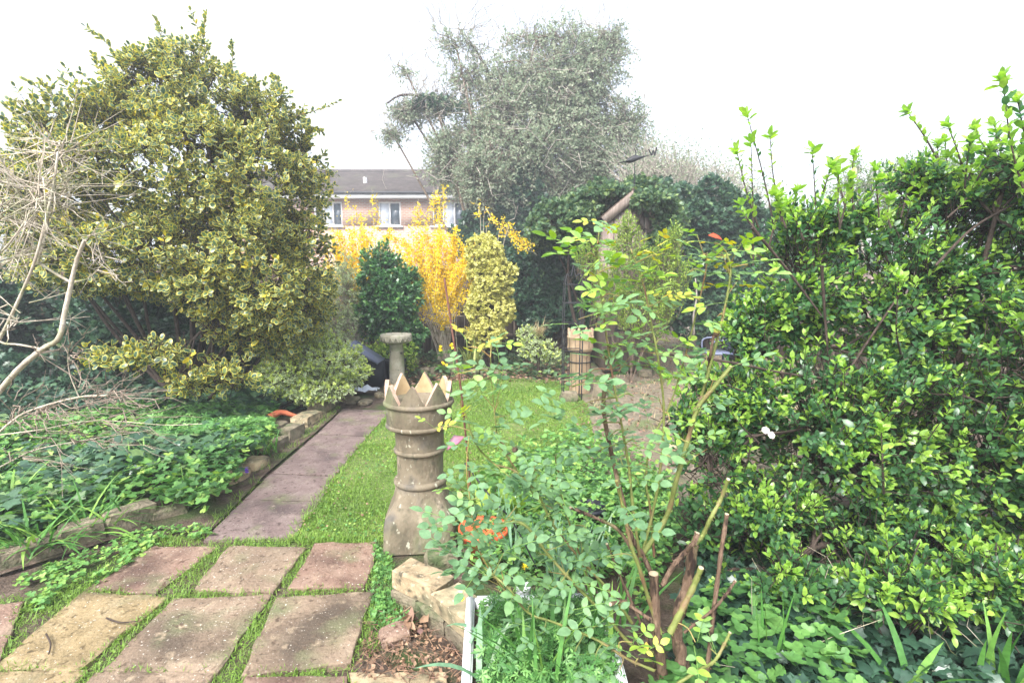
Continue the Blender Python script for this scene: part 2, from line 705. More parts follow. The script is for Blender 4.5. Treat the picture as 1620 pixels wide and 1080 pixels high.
M['pot'] = surf('salt_glazed_pot', [(.25, (.075, .066, .045)), (.45, (.145, .12, .082)), (.6, (.20, .165, .115)), (.8, (.24, .165, .12))], 9, .8, .8, 55,
                dist=.008, stretch=(1, 1, .6), second=[((.13, .15, .075), 4, .5, .68), ((.10, .09, .075), 9, .56, .7), ((.34, .28, .21), 13, .6, .74), ((.09, .082, .055), 27, .57, .7), ((.36, .35, .27), 42, .64, .7)])
M['pot_in'] = surf('buff_clay', [(.3, (.30, .21, .10)), (.5, (.42, .30, .16)), (.7, (.46, .36, .22))], 10, .85, .3, 60, dist=.005)
M['clay_edge'] = surf('clay_edge', [(.3, (.30, .20, .14)), (.6, (.44, .32, .25))], 20, .9, .2, 80)
M['concrete'] = surf('weathered_concrete', [(.3, (.17, .155, .115)), (.5, (.27, .25, .195)), (.7, (.35, .33, .27))], 9, .92, .6, 70, dist=.008,
                     second=[((.13, .17, .07), 6, .52, .7), ((.06, .045, .045), 11, .64, .7)])
M['wood'] = surf('weathered_wood', [(.3, (.12, .09, .08)), (.5, (.21, .165, .14)), (.7, (.31, .26, .23))], 6, .85, .5, 30, stretch=(9, 9, .8), byobj=.2)
M['fence'] = surf('fence_wood', [(.3, (.045, .033, .024)), (.5, (.085, .062, .045)), (.7, (.14, .105, .08))], 5, .88, .5, 30, stretch=(8, 8, .8), byobj=.2)
M['bark'] = surf('bark', [(.3, (.07, .05, .035)), (.5, (.15, .11, .08)), (.7, (.25, .20, .15))], 25, .92, .9, 60, dist=.01, stretch=(1, 1, .35))
M['darkbark'] = surf('dark_bark', [(.3, (.025, .018, .014)), (.6, (.07, .05, .04)), (.8, (.13, .10, .08))], 30, .9, .6, 80)
M['twig'] = surf('pale_twig', [(.3, (.30, .25, .19)), (.5, (.45, .39, .31)), (.7, (.58, .53, .45))], 14, .85, .5, 90, second=[((.20, .22, .10), 6, .5, .7)])
M['greytwig'] = surf('grey_twig', [(.3, (.24, .21, .17)), (.6, (.40, .36, .31))], 14, .9, .3, 60)
M['rosebark'] = surf('rose_bark', [(.3, (.06, .038, .025)), (.5, (.14, .09, .06)), (.7, (.26, .18, .125))], 40, .9, 1.0, 120, dist=.012, stretch=(1, 1, .3),
                     second=[((.13, .15, .05), 14, .55, .7), ((.04, .025, .018), 45, .55, .62)])
M['rosecane'] = surf('rose_cane', [(.3, (.11, .13, .035)), (.5, (.17, .20, .055)), (.7, (.24, .21, .09))], 16, .6, .3, 120,
                     second=[((.17, .09, .055), 8, .52, .68)])
M['newcane'] = surf('rose_new_shoot', [(.3, (.30, .15, .07)), (.6, (.26, .26, .08))], 20, .5, 0, 60)
M['cutwood'] = surf('cut_wood', [(.3, (.36, .28, .18)), (.7, (.50, .42, .30))], 60, .85, .2, 100)
M['white'] = surf('white_glaze', [(.3, (.66, .68, .68)), (.7, (.78, .79, .80))], 5, .22, 0, 60, second=[((.42, .43, .38), 9, .62, .75)], spec=.5)
M['orange'] = surf('orange_plastic', [(.3, (.50, .085, .03)), (.7, (.62, .13, .05))], 6, .45, .05, 60, second=[((.30, .12, .07), 12, .6, .75)])
M['black'] = surf('black_plastic', [(.3, (.008, .009, .014)), (.7, (.02, .022, .032))], 6, .45, .05, 60)
M['slate'] = surf('blue_grey_plastic', [(.3, (.10, .12, .19)), (.7, (.18, .20, .28))], 6, .5, .1, 40)
M['iron'] = surf('black_iron', [(.3, (.012, .013, .015)), (.7, (.04, .04, .045))], 30, .55, .2, 90)
M['terracotta'] = surf('yellow_terracotta', [(.3, (.26, .18, .11)), (.5, (.35, .25, .155)), (.7, (.41, .32, .22))], 8, .85, .3, 60, second=[((.22, .15, .10), 7, .58, .72)])
M['redclay'] = surf('red_clay', [(.3, (.38, .09, .04)), (.7, (.52, .16, .08))], 10, .85, .4, 60)
M['litter'] = leafmat('leaf_litter', [(0, (.10, .055, .035)), (.4, (.22, .13, .08)), (.7, (.32, .21, .13)), (1, (.16, .09, .08))], rough=.8, trans=.1)
M['polythene'] = surf('pale_plastic_sheet', [(.3, (.45, .5, .58)), (.7, (.6, .63, .68))], 7, .3, .3, 20)
# leaves
M['holly'] = leafmat('holly_leaf', [(0, (.04, .085, .055)), (.5, (.075, .135, .085)), (.8, (.12, .19, .09)), (.94, (.20, .25, .08)), (1, (.62, .48, .05))],
                     edge=[(0, (.36, .37, .11)), (.5, (.52, .48, .10)), (.8, (.56, .51, .10)), (1, (.66, .52, .05))], rough=.33, trans=.3, edge_at=(.45, .62), spec=.5)
M['pyra'] = leafmat('evergreen_leaf', [(0, (.04, .105, .045)), (.35, (.065, .16, .06)), (.62, (.10, .23, .065)), (.70, (.19, .37, .06)), (1, (.34, .51, .09))],
                    rough=.3, trans=.38, spec=.5)
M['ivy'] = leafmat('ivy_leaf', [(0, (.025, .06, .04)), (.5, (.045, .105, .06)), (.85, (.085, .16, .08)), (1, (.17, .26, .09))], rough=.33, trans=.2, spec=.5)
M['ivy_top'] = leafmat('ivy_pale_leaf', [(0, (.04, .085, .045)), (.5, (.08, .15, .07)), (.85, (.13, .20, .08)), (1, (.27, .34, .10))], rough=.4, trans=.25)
M['goldivy'] = leafmat('golden_ivy_leaf', [(0, (.14, .20, .05)), (.6, (.22, .27, .08)), (1, (.40, .42, .14))],
                       edge=[(0, (.46, .44, .10)), (.6, (.66, .62, .20)), (1, (.72, .68, .26))], rough=.5, trans=.25, edge_at=(.1, .6))
M['euon'] = leafmat('euonymus_leaf', [(0, (.09, .19, .06)), (.6, (.17, .30, .09)), (.8, (.32, .46, .09)), (1, (.44, .54, .14))],
                    edge=[(0, (.50, .56, .34)), (.6, (.64, .68, .44)), (.8, (.48, .58, .14)), (1, (.6, .66, .2))], rough=.42, trans=.35, edge_at=(.25, .6))
M['camellia'] = leafmat('camellia_leaf', [(0, (.03, .085, .035)), (.5, (.05, .15, .05)), (.85, (.10, .24, .07)), (1, (.20, .38, .09))], rough=.28, trans=.15, spec=.6)
M['forsythia'] = leafmat('forsythia_flower', [(0, (.68, .46, .012)), (.6, (.82, .63, .02)), (1, (.88, .74, .08))], rough=.6, trans=.35)
M['oldtree'] = leafmat('grey_leaf', [(0, (.16, .22, .14)), (.4, (.25, .31, .20)), (.75, (.34, .38, .27)), (1, (.43, .45, .34))], rough=.6, trans=.5)
M['lime'] = leafmat('lime_leaf', [(0, (.12, .22, .04)), (.5, (.22, .34, .06)), (1, (.38, .48, .09))], rough=.5, trans=.35)
M['feather'] = leafmat('feathery_leaf', [(0, (.08, .14, .05)), (.6, (.15, .25, .09)), (1, (.25, .36, .13))], rough=.5, trans=.35)
M['rose'] = leafmat('rose_leaf', [(0, (.09, .19, .095)), (.45, (.15, .27, .13)), (.66, (.19, .34, .12)), (.75, (.26, .42, .06)), (.9, (.42, .50, .07)), (1, (.55, .42, .06))],
                    edge=[(0, (.11, .20, .11)), (.66, (.22, .36, .14)), (.85, (.42, .46, .08)), (1, (.55, .28, .06))], rough=.5, trans=.3, edge_at=(.85, 1.15))
M['geranium'] = leafmat('ground_leaf', [(0, (.05, .13, .04)), (.4, (.095, .23, .06)), (.8, (.17, .34, .08)), (1, (.32, .46, .10))], rough=.5, trans=.3)
M['frothy'] = leafmat('ferny_leaf', [(0, (.055, .15, .045)), (.5, (.11, .27, .075)), (1, (.22, .41, .12))], rough=.5, trans=.3)
M['grass'] = leafmat('grass_blade', [(0, (.09, .17, .025)), (.45, (.17, .29, .045)), (.8, (.27, .38, .07)), (.9, (.38, .42, .13)), (1, (.45, .38, .20))], rough=.55, trans=.3)
M['strap'] = leafmat('strap_leaf', [(0, (.05, .15, .035)), (.5, (.10, .25, .05)), (1, (.24, .40, .08))], rough=.38, trans=.25)
M['bluestrap'] = leafmat('blue_strap_leaf', [(0, (.10, .22, .13)), (.6, (.18, .32, .19)), (1, (.30, .42, .26))], rough=.38, trans=.25)
M['straw'] = leafmat('straw', [(0, (.30, .22, .12)), (.6, (.45, .36, .22)), (1, (.36, .38, .16))], rough=.7, trans=.2)
M['yellow'] = leafmat('yellow_petal', [(0, (.80, .55, .01)), (1, (.85, .68, .04))], rough=.5, trans=.3)
M['pinkpetal'] = leafmat('withered_pink_leaf', [(0, (.34, .09, .15)), (1, (.46, .17, .24))], edge=[(0, (.10, .05, .07)), (1, (.12, .06, .08))], rough=.5, trans=.2, edge_at=(.5, .8))
M['redleaf'] = leafmat('red_leaf', [(0, (.45, .05, .03)), (1, (.6, .12, .05))], rough=.5, trans=.3)
M['whitepetal'] = leafmat('white_petal', [(0, (.75, .66, .62)), (1, (.8, .74, .7))], rough=.6, trans=.2)
M['violet'] = leafmat('violet_petal', [(0, (.16, .06, .5)), (1, (.25, .1, .6))], rough=.6, trans=.2)


# ------------------------------------------------------------ solids
def block(bm, top, z0, sub=3, amp=.006, edge=.01, seed=0.0):
    """slab or stone from a top quad (4 world points, in order) down to z0, edges worn, top uneven"""
    top = [Vector([float(c) for c in p]) for p in top]
    n = sub
    vs = {}
    cen = sum(top, Vector()) / 4
    for layer in (0, 1, 2):
        for i in range(n + 1):
            for j in range(n + 1):
                if layer != 1 and False: continue
                u, v = i / n, j / n
                p = top[0].lerp(top[1], u).lerp(top[3].lerp(top[2], u), v)
                rim = i in (0, n) or j in (0, n)
                if layer == 1 and not rim: continue
                if layer == 2 and not rim: continue
                q = p.copy()
                nv = noise.noise_vector(q * 9 + Vector((seed, seed, layer * .3)))
                if layer == 0:
                    q.z += nv.z * amp
                    if rim:
                        q += (cen - q).normalized() * edge
                        q.z -= edge * .3
                        q += Vector((nv.x, nv.y, 0)) * amp * 1.6
                elif layer == 1:
                    q.z -= edge * .8
                    q += Vector((nv.x, nv.y, 0)) * amp * 1.8
                else:
                    q.z = z0
                    q += Vector((nv.x, nv.y, 0)) * amp
                vs[(layer, i, j)] = bm.verts.new(q)
    for i in range(n):
        for j in range(n):
            bm.faces.new((vs[0, i, j], vs[0, i + 1, j], vs[0, i + 1, j + 1], vs[0, i, j + 1]))
    rim = [(i, 0) for i in range(n)] + [(n, j) for j in range(n)] + [(i, n) for i in range(n, 0, -1)] + [(0, j) for j in range(n, 0, -1)]
    for k in range(len(rim)):
        a, b = rim[k], rim[(k + 1) % len(rim)]
        for l in (0, 1):
            bm.faces.new((vs[(l,) + a], vs[(l + 1,) + a], vs[(l + 1,) + b], vs[(l,) + b]))
    bm.faces.new([vs[(2,) + a] for a in reversed(rim)])


def stone(name, mat, parent, c, dims, rz=0, seed=0, amp=.12, label=None):
    bm = bmesh.new()
    bmesh.ops.create_cube(bm, size=1)
    bmesh.ops.subdivide_edges(bm, edges=bm.edges[:], cuts=2, use_grid_fill=True)
    for v in bm.verts:
        q = v.co.copy()
        l = max(abs(q.x), abs(q.y), abs(q.z))
        q = q.lerp(q.normalized() * .62, .35)
        q += noise.noise_vector(q * 2.3 + Vector((seed * 3.1, seed, 0))) * amp
        v.co = Vector((q.x * dims[0], q.y * dims[1], q.z * dims[2]))
    bmesh.ops.rotate(bm, verts=bm.verts, matrix=Matrix.Rotation(rz, 3, 'Z'))
    bmesh.ops.translate(bm, verts=bm.verts, vec=Vector([float(x) for x in c]))
    o = bm_obj(name, bm, mat, parent)
    if label: o['label'] = label
    return o


def obox(mb, c, dims, rz=0, tilt=0, rnd=.5):
    """plain box (12 tris)"""
    x, y, z = np.array(dims) / 2
    V = np.array([(sx * x, sy * y, sz * z) for sx in (-1, 1) for sy in (-1, 1) for sz in (-1, 1)])
    T = [(0, 1, 3), (0, 3, 2), (4, 6, 7), (4, 7, 5), (0, 4, 5), (0, 5, 1), (2, 3, 7), (2, 7, 6), (0, 2, 6), (0, 6, 4), (1, 5, 7), (1, 7, 3)]
    if tilt:
        a = math.cos(tilt), math.sin(tilt)
        V = np.stack([V[:, 0] * a[0] + V[:, 2] * a[1], V[:, 1], -V[:, 0] * a[1] + V[:, 2] * a[0]], 1)
    a = math.cos(rz), math.sin(rz)
    V = np.stack([V[:, 0] * a[0] - V[:, 1] * a[1], V[:, 0] * a[1] + V[:, 1] * a[0], V[:, 2]], 1)
    mb.add(V + np.array(c), T, rnd)


def lathe(mb, c, prof, seg=40, rnd=.5, closed=False):
    """prof list of (r,z) relative to c"""
    V, T = [], []
    for r, z in prof:
        for k in range(seg):
            a = 2 * math.pi * k / seg
            V.append((c[0] + r * math.cos(a), c[1] + r * math.sin(a), c[2] + z))
    for i in range(len(prof) - 1):
        for k in range(seg):
            a, b = i * seg + k, i * seg + (k + 1) % seg
            T += [(a, b, b + seg), (a, b + seg, a + seg)]
    mb.add(V, T, rnd)


def inquad(x, y, q):
    """vectorised convex test"""
    s = None
    ok = np.ones(x.shape, bool)
    sgn = 0
    for i in range(len(q)):
        a, b = q[i], q[(i + 1) % len(q)]
        cr = (b[0] - a[0]) * (y - a[1]) - (b[1] - a[1]) * (x - a[0])
        ok &= cr > 0
    ok2 = np.ones(x.shape, bool)
    for i in range(len(q)):
        a, b = q[i], q[(i + 1) % len(q)]
        cr = (b[0] - a[0]) * (y - a[1]) - (b[1] - a[1]) * (x - a[0])
        ok2 &= cr < 0
    return ok | ok2


def inpoly(x, y, poly):
    c = np.zeros(x.shape, bool)
    n = len(poly)
    j = n - 1
    for i in range(n):
        xi, yi, xj, yj = poly[i][0], poly[i][1], poly[j][0], poly[j][1]
        cond = ((yi > y) != (yj > y)) & (x < (xj - xi) * (y - yi) / (yj - yi + 1e-12) + xi)
        c ^= cond
        j = i
    return c


def scatter(poly, n, near=0.0):
    """uniform points in polygon; near>0 favours small y"""
    poly = np.array([p[:2] for p in poly])
    lo, hi = poly.min(0), poly.max(0)
    out = []
    tot = 0
    while tot < n:
        x = R.uniform(lo[0], hi[0], n * 2)
        t = R.random(n * 2)
        y = lo[1] + (hi[1] - lo[1]) * (t ** (1 + near))
        m = inpoly(x, y, poly)
        out.append(np.stack([x[m], y[m]], 1))
        tot += m.sum()
    return np.concatenate(out)[:n]


def sheet(name, poly, z, mat, kind='structure', step=None):
    bm = bmesh.new()
    vs = [bm.verts.new((float(p[0]), float(p[1]), z)) for p in poly]
    bm.faces.new(vs)
    bmesh.ops.triangulate(bm, faces=bm.faces[:])
    for f in bm.faces:
        if f.normal.z < 0: f.normal_flip()
    o = bm_obj(name, bm, mat)
    o['kind'] = kind
    return o


def blades(mb, base, az, L, lean, w, seg=3, rnd=None, droop=.6):
    """batch of grass / strap leaves. lean: 0 upright .. 1 flat"""
    n = len(base)
    L = np.broadcast_to(L, (n,)); lean = np.broadcast_to(lean, (n,)); w = np.broadcast_to(w, (n,))
    rnd = R.random(n) if rnd is None else rnd
    h = np.stack([np.cos(az), np.sin(az), np.zeros(n)], 1)
    side = np.stack([-np.sin(az), np.cos(az), np.zeros(n)], 1)
    V = []
    pos = np.array(base, float)
    ang = lean * .9
    for k in range(seg + 1):
        t = k / seg
        ww = (w * (1 - t ** 2.2) * .5 * (0.7 + .6 * math.sin(min(1, t * 1.5) * 1.57)))[:, None]
        if k == seg:
            V.append(pos)
        else:
            V.append(pos - side * ww)
            V.append(pos + side * ww)
        a = ang + droop * (t + .5 / seg) * (0.4 + lean)
        pos = pos + (h * np.sin(a)[:, None] + np.array([[0, 0, 1]]) * np.cos(a)[:, None]) * (L / seg)[:, None]
    V = np.stack(V, 1)
    m = V.shape[1]
    T = []
    for k in range(seg - 1):
        a = 2 * k
        T += [(a, a + 1, a + 3), (a, a + 3, a + 2)]
    a = 2 * (seg - 1)
    T.append((a, a + 1, a + 2))
    T = np.array(T)
    Fc = (T[None] + (np.arange(n) * m)[:, None, None]).reshape(-1, 3)
    mb.add(V.reshape(-1, 3), Fc, np.repeat(rnd, m))
    return pos


def z3(xy, z):
    return np.concatenate([xy, np.broadcast_to(np.asarray(z, float).reshape(-1, 1), (len(xy), 1))], 1)


def flatleaves(pts, size, tilt=.5, rnd=None, lo=0, hi=1):
    n = len(pts)
    az = R.random(n) * 6.283
    d = np.stack([np.cos(az), np.sin(az), R.normal(size=n) * .25], 1)
    up = np.stack([R.normal(size=n) * tilt, R.normal(size=n) * tilt, np.ones(n)], 1)
    s = np.broadcast_to(size, (n,)) * (1 + R.normal(size=n) * .2)
    return stack(pts, d, up, np.clip(s, .004, None), R.uniform(lo, hi, n) if rnd is None else rnd)


# ============================================================ GROUND
sheet('ground', [(-75, -45), (75, -45), (75, 75), (-75, 75)], -0.012, M['soil'])
lawn_poly = [G(455, 856), G(528, 752), G(583, 688), G(616, 648), G(640, 612), G(700, 601), G(800, 598), G(888, 603), G(930, 640), G(940, 700), G(850, 780), G(760, 840), G(640, 862), G(597, 856)]
sheet('lawn', lawn_poly, 0.0, M['turf'])
sheet('dry_ground', [G(930, 590), G(1010, 534), G(1300, 528), G(1420, 600), G(1320, 800), G(1000, 790), G(905, 700)], -0.004, M['dry'])

# patio slabs -------------------------------------------------
patio = thing('patio', None, None, G(300, 960))
patio['kind'] = 'structure'
SL = [
    ([(140, 929), (247, 932), (336, 865), (245, 864)], 'slab_pink', 'pinkish slab with a red worn edge'),
    ([(312, 929), (429, 932), (478, 866), (365, 864)], 'slab_grey', None),
    ([(462, 926), (575, 923), (595, 857), (500, 860)], 'slab_pink', None),
    ([(134, 936), (259, 945), (125, 1053), (0, 1048)], 'slab_buff', 'buff yellow slab with a twig lying on it'),
    ([(277, 948), (421, 942), (338, 1057), (172, 1053)], 'slab_grey', None),
    ([(441, 946), (583, 938), (549, 1042), (391, 1059)], 'slab_grey', None),
    ([(-30, 1062), (126, 1062), (0, 1190), (-180, 1190)], 'slab_buff', None),
    ([(158, 1061), (332, 1064), (262, 1190), (40, 1190)], 'slab_grey', None),
    ([(392, 1072), (541, 1069), (530, 1190), (340, 1190)], 'slab_pink', None),
    ([(560, 1066), (700, 1064), (715, 1190), (556, 1190)], 'sandstone', 'yellow sandstone piece below the soil patch'),
    ([(-140, 972), (30, 952), (-6, 1040), (-170, 1044)], 'slab_pink', None),
]
slabq = []
for i, (q, m, lab) in enumerate(SL):
    w = [G(x, y, .012 + .004 * (i % 3)) for x, y in q]
    slabq.append(w)
    bm = bmesh.new()
    cw = sum(w) / 4
    w = [cw + (p - cw) * 1.085 for p in w]
    block(bm, w, -.03, sub=12, amp=.008, edge=.008, seed=i * 2.7)
    o = bm_obj('paving_slab', bm, M[m], patio, smooth=False)
    if lab: o['label'] = lab
path = thing('garden_path', None, None, G(450, 780))
path['kind'] = 'structure'
PS = [
    [(322, 853), (462, 850), (505, 793), (385, 790)],
    [(387, 788), (507, 791), (527, 753), (427, 749)],
    [(430, 747), (531, 751), (581, 690), (500, 687)],
    [(502, 685), (583, 688), (617, 649), (543, 646)],
]
for i, q in enumerate(PS):
    w = [G(x, y, .008 + .003 * (i % 2)) for x, y in q]
    slabq.append(w)
    bm = bmesh.new()
    block(bm, w, -.03, sub=10, amp=.007, edge=.006, seed=30 + i * 2.7)
    bm_obj('paving_slab', bm, M['slab_mauve'], path)

# grass ------------------------------------------------------
mb = MB()
pts = scatter(lawn_poly, 135000, near=.55)
ok = np.ones(len(pts), bool)
for q in slabq: ok &= ~inquad(pts[:, 0], pts[:, 1], q)
pts = pts[ok]
nzv = np.sin(pts[:, 0] * 3.1 + 1) * np.sin(pts[:, 1] * 2.3) + .5 * np.sin(pts[:, 0] * 9 + pts[:, 1] * 7)
nz2 = np.sin(pts[:, 0] * 5.3 + 2 * np.sin(pts[:, 1] * 2.1)) * np.sin(pts[:, 1] * 4.1 + 1.3 * np.sin(pts[:, 0] * 3.7))
keep = R.random(len(pts)) < np.clip(.75 + .6 * nz2, .25, 1)
pts, nzv, nz2 = pts[keep], nzv[keep], nz2[keep]
n = len(pts)
blades(mb, z3(pts, 0), R.random(n) * 6.28, R.uniform(.01, .032, n) * (1 + .3 * nzv), R.uniform(.2, 1.4, n), R.uniform(.003, .006, n) * (.7 + pts[:, 1] * .12), seg=2,
       rnd=np.clip(.18 + R.random(n) * .38 + .16 * nzv - .16 * nz2 + (R.random(n) < .06) * .4, 0, 1))
mb.build('lawn_grass', M['grass'], kind='stuff')
mb = MB()
pts = scatter(lawn_poly, 5200, near=.4)
kk = np.sin(pts[:, 0] * 6 + 1) * np.sin(pts[:, 1] * 5) + R.normal(size=len(pts)) * .4 > .15
put(mb, T_round(6), flatleaves(z3(pts[kk], R.uniform(.004, .02, kk.sum())), .016, .5))
mb.build('lawn_clover', M['geranium'], kind='stuff')
mb = MB()
pts = scatter(lawn_poly, 900, near=.4)
put(mb, T_quad(.35), flatleaves(z3(pts, .02), .016, .7))
mb.build('lawn_litter', M['litter'], kind='stuff')
mb = MB()
ed = []
for a, b in ((G(466, 851), G(530, 752)), (G(530, 752), G(584, 688)), (G(584, 688), G(618, 648)), (G(455, 858), G(600, 862)), (G(604, 866), G(640, 868)), (G(314, 853), G(417, 748)), (G(410, 752), G(492, 687)), (G(490, 687), G(536, 646))):
    t = R.random((700, 1))
    ed.append(a + (b - a) * t + np.concatenate([R.normal(size=(700, 2)) * .022, np.zeros((700, 1))], 1))
ed = np.concatenate(ed)
ed = ed[np.sin(ed[:, 1] * 23) + np.sin(ed[:, 0] * 37) + R.normal(size=len(ed)) * .5 > -.2]
n = len(ed)
blades(mb, ed, R.random(n) * 6.28, R.uniform(.02, .075, n), R.uniform(.2, 1.3, n), R.uniform(.002, .004, n), seg=3, rnd=.1 + R.random(n) * .5)
pts = scatter(lawn_poly, 260)
for q in pts:
    k = R.integers(8, 20)
    blades(mb, z3(q[None] + R.normal(size=(k, 2)) * .018, 0), R.random(k) * 6.28, R.uniform(.03, .075, k), R.uniform(.1, 1.2, k), .0035, seg=3, rnd=.1 + R.random(k) * .5)
mb.build('grass_tufts', M['grass'], kind='stuff')
# joints: moss, grass and clover between the slabs
jp = [G(-80, 1200), G(-60, 960), G(110, 925), G(240, 850), G(330, 848), G(470, 846), G(604, 850), G(626, 905), G(632, 955), G(640, 1000), G(560, 1060), G(560, 1200)]
pts = scatter(jp, 42000)
ok = np.ones(len(pts), bool)
for q in slabq:
    c = np.mean(q, 0)
    ok &= ~inquad(pts[:, 0], pts[:, 1], [c + (p - c) * (.985 + .0 * i) for i, p in enumerate(q)])
ok &= (np.sin(pts[:, 0] * 11 + 2) * np.sin(pts[:, 1] * 13) + R.normal(size=len(pts)) * .5) > -.55
pts = pts[ok]
n = len(pts)
mb = MB()
blades(mb, z3(pts, 0), R.random(n) * 6.28, R.uniform(.012, .045, n), R.uniform(.2, 1.4, n), R.uniform(.0018, .0036, n), seg=2, rnd=.15 + R.random(n) * .45)
mb.build('joint_grass', M['grass'], kind='stuff')
mb = MB()
k = R.random(n) < .16
put(mb, T_round(6), flatleaves(z3(pts[k], R.uniform(.004, .02, k.sum())), .0075, .6, hi=.5))
mb.build('joint_clover', M['lime'], kind='stuff')

# debris on slabs: crumbs and twigs
mb = MB()
pts = scatter([G(-60, 1150), G(140, 930), G(240, 864), G(600, 855), G(580, 940), G(540, 1150)], 420)
cr = flatleaves(z3(pts, .022), .006, .5)
cr['s'] = .002 + .006 * R.random(len(pts)) ** 3
put(mb, T_quad(.3), cr)
mb.build('crumbs', leafmat('crumb', [(0, (.12, .08, .05)), (.6, (.38, .33, .26)), (1, (.5, .46, .38))], rough=.9, trans=0), kind='stuff')
for pts_, lab in (([(73, 1002), (80, 1018), (77, 1034)], 'short dark twig lying near the outer edge of the buff slab'),
                  ([(168, 977), (190, 984), (216, 982)], 'thin curved twig lying across the middle of the buff slab')):
    t = MB()
    tube(t, smoothline([G(x, y, .026) for x, y in pts_], 4), .004, .0025, 6)
    r = t.build('twig', M['darkbark'])
    tag(r, lab, 'twig')

# ============================================================ LEFT BED
edge_grp = 'edging stones of the left bed'
be = thing('bed_edging', 'low edging of rough mossy stones along the left flower bed', 'edging', G(250, 840))
ES = [([(0, 903), (98, 872)], .10, .15), ([(104, 870), (168, 850)], .12, .15), ([(174, 848), (244, 822)], .13, .14), ([(250, 824), (300, 812)], .07, .10),
      ([(356, 770), (392, 755)], .09, .16), ([(398, 748), (420, 735)], .08, .15), ([(424, 722), (452, 706)], .10, .13), ([(455, 700), (478, 688)], .12, .14),
      ([(478, 678), (502, 664)], .11, .18), ([(505, 655), (524, 642)], .13, .2), ([(526, 640), (545, 628)], .12, .2), ([(420, 690), (450, 676)], .08, .2)]
for i, (e, h, d) in enumerate(ES):
    a, b = G(*e[0], .0), G(*e[1], .0)
    a = a * 1; c = (a + b) / 2
    L = np.linalg.norm(b - a)
    rz = math.atan2(b[1] - a[1], b[0] - a[0])
    stone('stone', M['sandstone'] if i in (4, 5, 8) else M['oldstone'], be, (c[0] - .04, c[1] + .02, h / 2 - .02), (L * 1.1, d, h * 1.25), rz, i)
bed = [G(-500, 960), G(0, 912), G(240, 836), G(325, 850), G(424, 748), G(500, 685), G(540, 648), G(560, 622), G(430, 640), G(-400, 690)]
sheet('bed_soil', bed, .012, M['soil'])


def bedh(p):
    return .06 + .07 * np.sin(p[:, 0] * 2.1) * np.sin(p[:, 1] * 1.9 + 1) + .03 * np.sin(p[:, 0] * 7) * np.sin(p[:, 1] * 6)


pts = scatter([G(-350, 930), G(0, 890), G(240, 815), G(330, 836), G(410, 740), G(440, 700), G(430, 660), G(-300, 680)], 15000, near=.3)
n = len(pts)
sel = np.sin(pts[:, 0] * 3 + 1) + np.sin(pts[:, 1] * 4 + 2) + R.normal(size=n) * .7 + .55
mb = MB()
m_ = sel > -.3
put(mb, T_trefoil(), flatleaves(z3(pts[m_], bedh(pts[m_]) + R.uniform(0, .13, m_.sum())), .052, .5))
mb.build('ground_cover', M['geranium'], kind='stuff')
mb = MB()
m_ = sel < .1
put(mb, T_ivy(), flatleaves(z3(pts[m_], bedh(pts[m_]) + R.uniform(0, .15, m_.sum())), .065, .5, lo=.3, hi=1))
mb.build('ground_ivy', M['ivy'], kind='stuff')
# small clover creeping over the edge on to the patio
mb = MB()
pts = scatter([G(60, 975), G(110, 925), G(160, 930), G(250, 866), G(345, 850), G(330, 838), G(235, 838), G(20, 925)], 1000)
pts = pts[np.sin(pts[:, 0] * 17) * np.sin(pts[:, 1] * 14 + 1) + R.normal(size=len(pts)) * .35 > -.25]
put(mb, T_trefoil(), flatleaves(z3(pts, R.uniform(.005, .045, len(pts))), .027, .4, lo=.4, hi=1))
pts = scatter([G(590, 860), G(620, 890), G(628, 960), G(660, 985), G(640, 1010), G(585, 1000), G(590, 930)], 700)
pts = pts[np.sin(pts[:, 0] * 23) * np.sin(pts[:, 1] * 19 + 1) + R.normal(size=len(pts)) * .35 > -.1]
put(mb, T_trefoil(), flatleaves(z3(pts, R.uniform(.005, .04, len(pts))), .018, .6, lo=.1, hi=.8))
bp_ = scatter([G(590, 860), G(620, 890), G(628, 960), G(660, 985), G(640, 1010), G(585, 1000), G(590, 930)], 900)
blades(mb, z3(bp_, 0), R.random(900) * 6.28, R.uniform(.02, .06, 900), R.uniform(.2, 1.2, 900), .003, seg=2, rnd=.2 + R.random(900) * .5)
mb.build('clover', M['geranium'], kind='stuff')
# brighter cut leaves in the middle of the bed
mb = MB()
pts = scatter([G(250, 740), G(430, 700), G(440, 660), G(360, 650), G(230, 690)], 2600)
put(mb, T_fern(), flatleaves(z3(pts, bedh(pts) + R.uniform(.02, .16, len(pts))), .05, .5, lo=.3))
mb.build('ferny_ground_cover', M['frothy'], kind='stuff')
# dark ivy under the holly
mb = MB()
pts = scatter([G(-300, 690), G(430, 668), G(540, 640), G(560, 615), G(420, 600), G(-300, 600)], 9000)
put(mb, T_ivy(), flatleaves(z3(pts, .05 + R.uniform(0, .28, len(pts))), .07, .6, lo=0, hi=.9))
mb.build('shade_ivy', M['ivy'], kind='stuff')


def strap_clump(name, label, base, n, L, w, mat, azr=(0, 6.283), lean=(.15, .9), group=None, droop=.9, cat_='plant', spread=.05, each=True):
    r = thing(name, label, cat_, base, group)
    one = MB()
    for k in range(n):
        b = np.array(base) + np.array([R.normal() * spread, R.normal() * spread, 0])
        mbk = MB() if each else one
        blades(mbk, b[None], np.array([R.uniform(*azr)]), L * R.uniform(.7, 1.15), R.uniform(*lean), w * R.uniform(.7, 1.2), seg=6, rnd=np.array([R.random()]), droop=droop)
        if each: mbk.build('leaf', mat, r)
    if not each: one.build('leaves', mat, r)
    return r


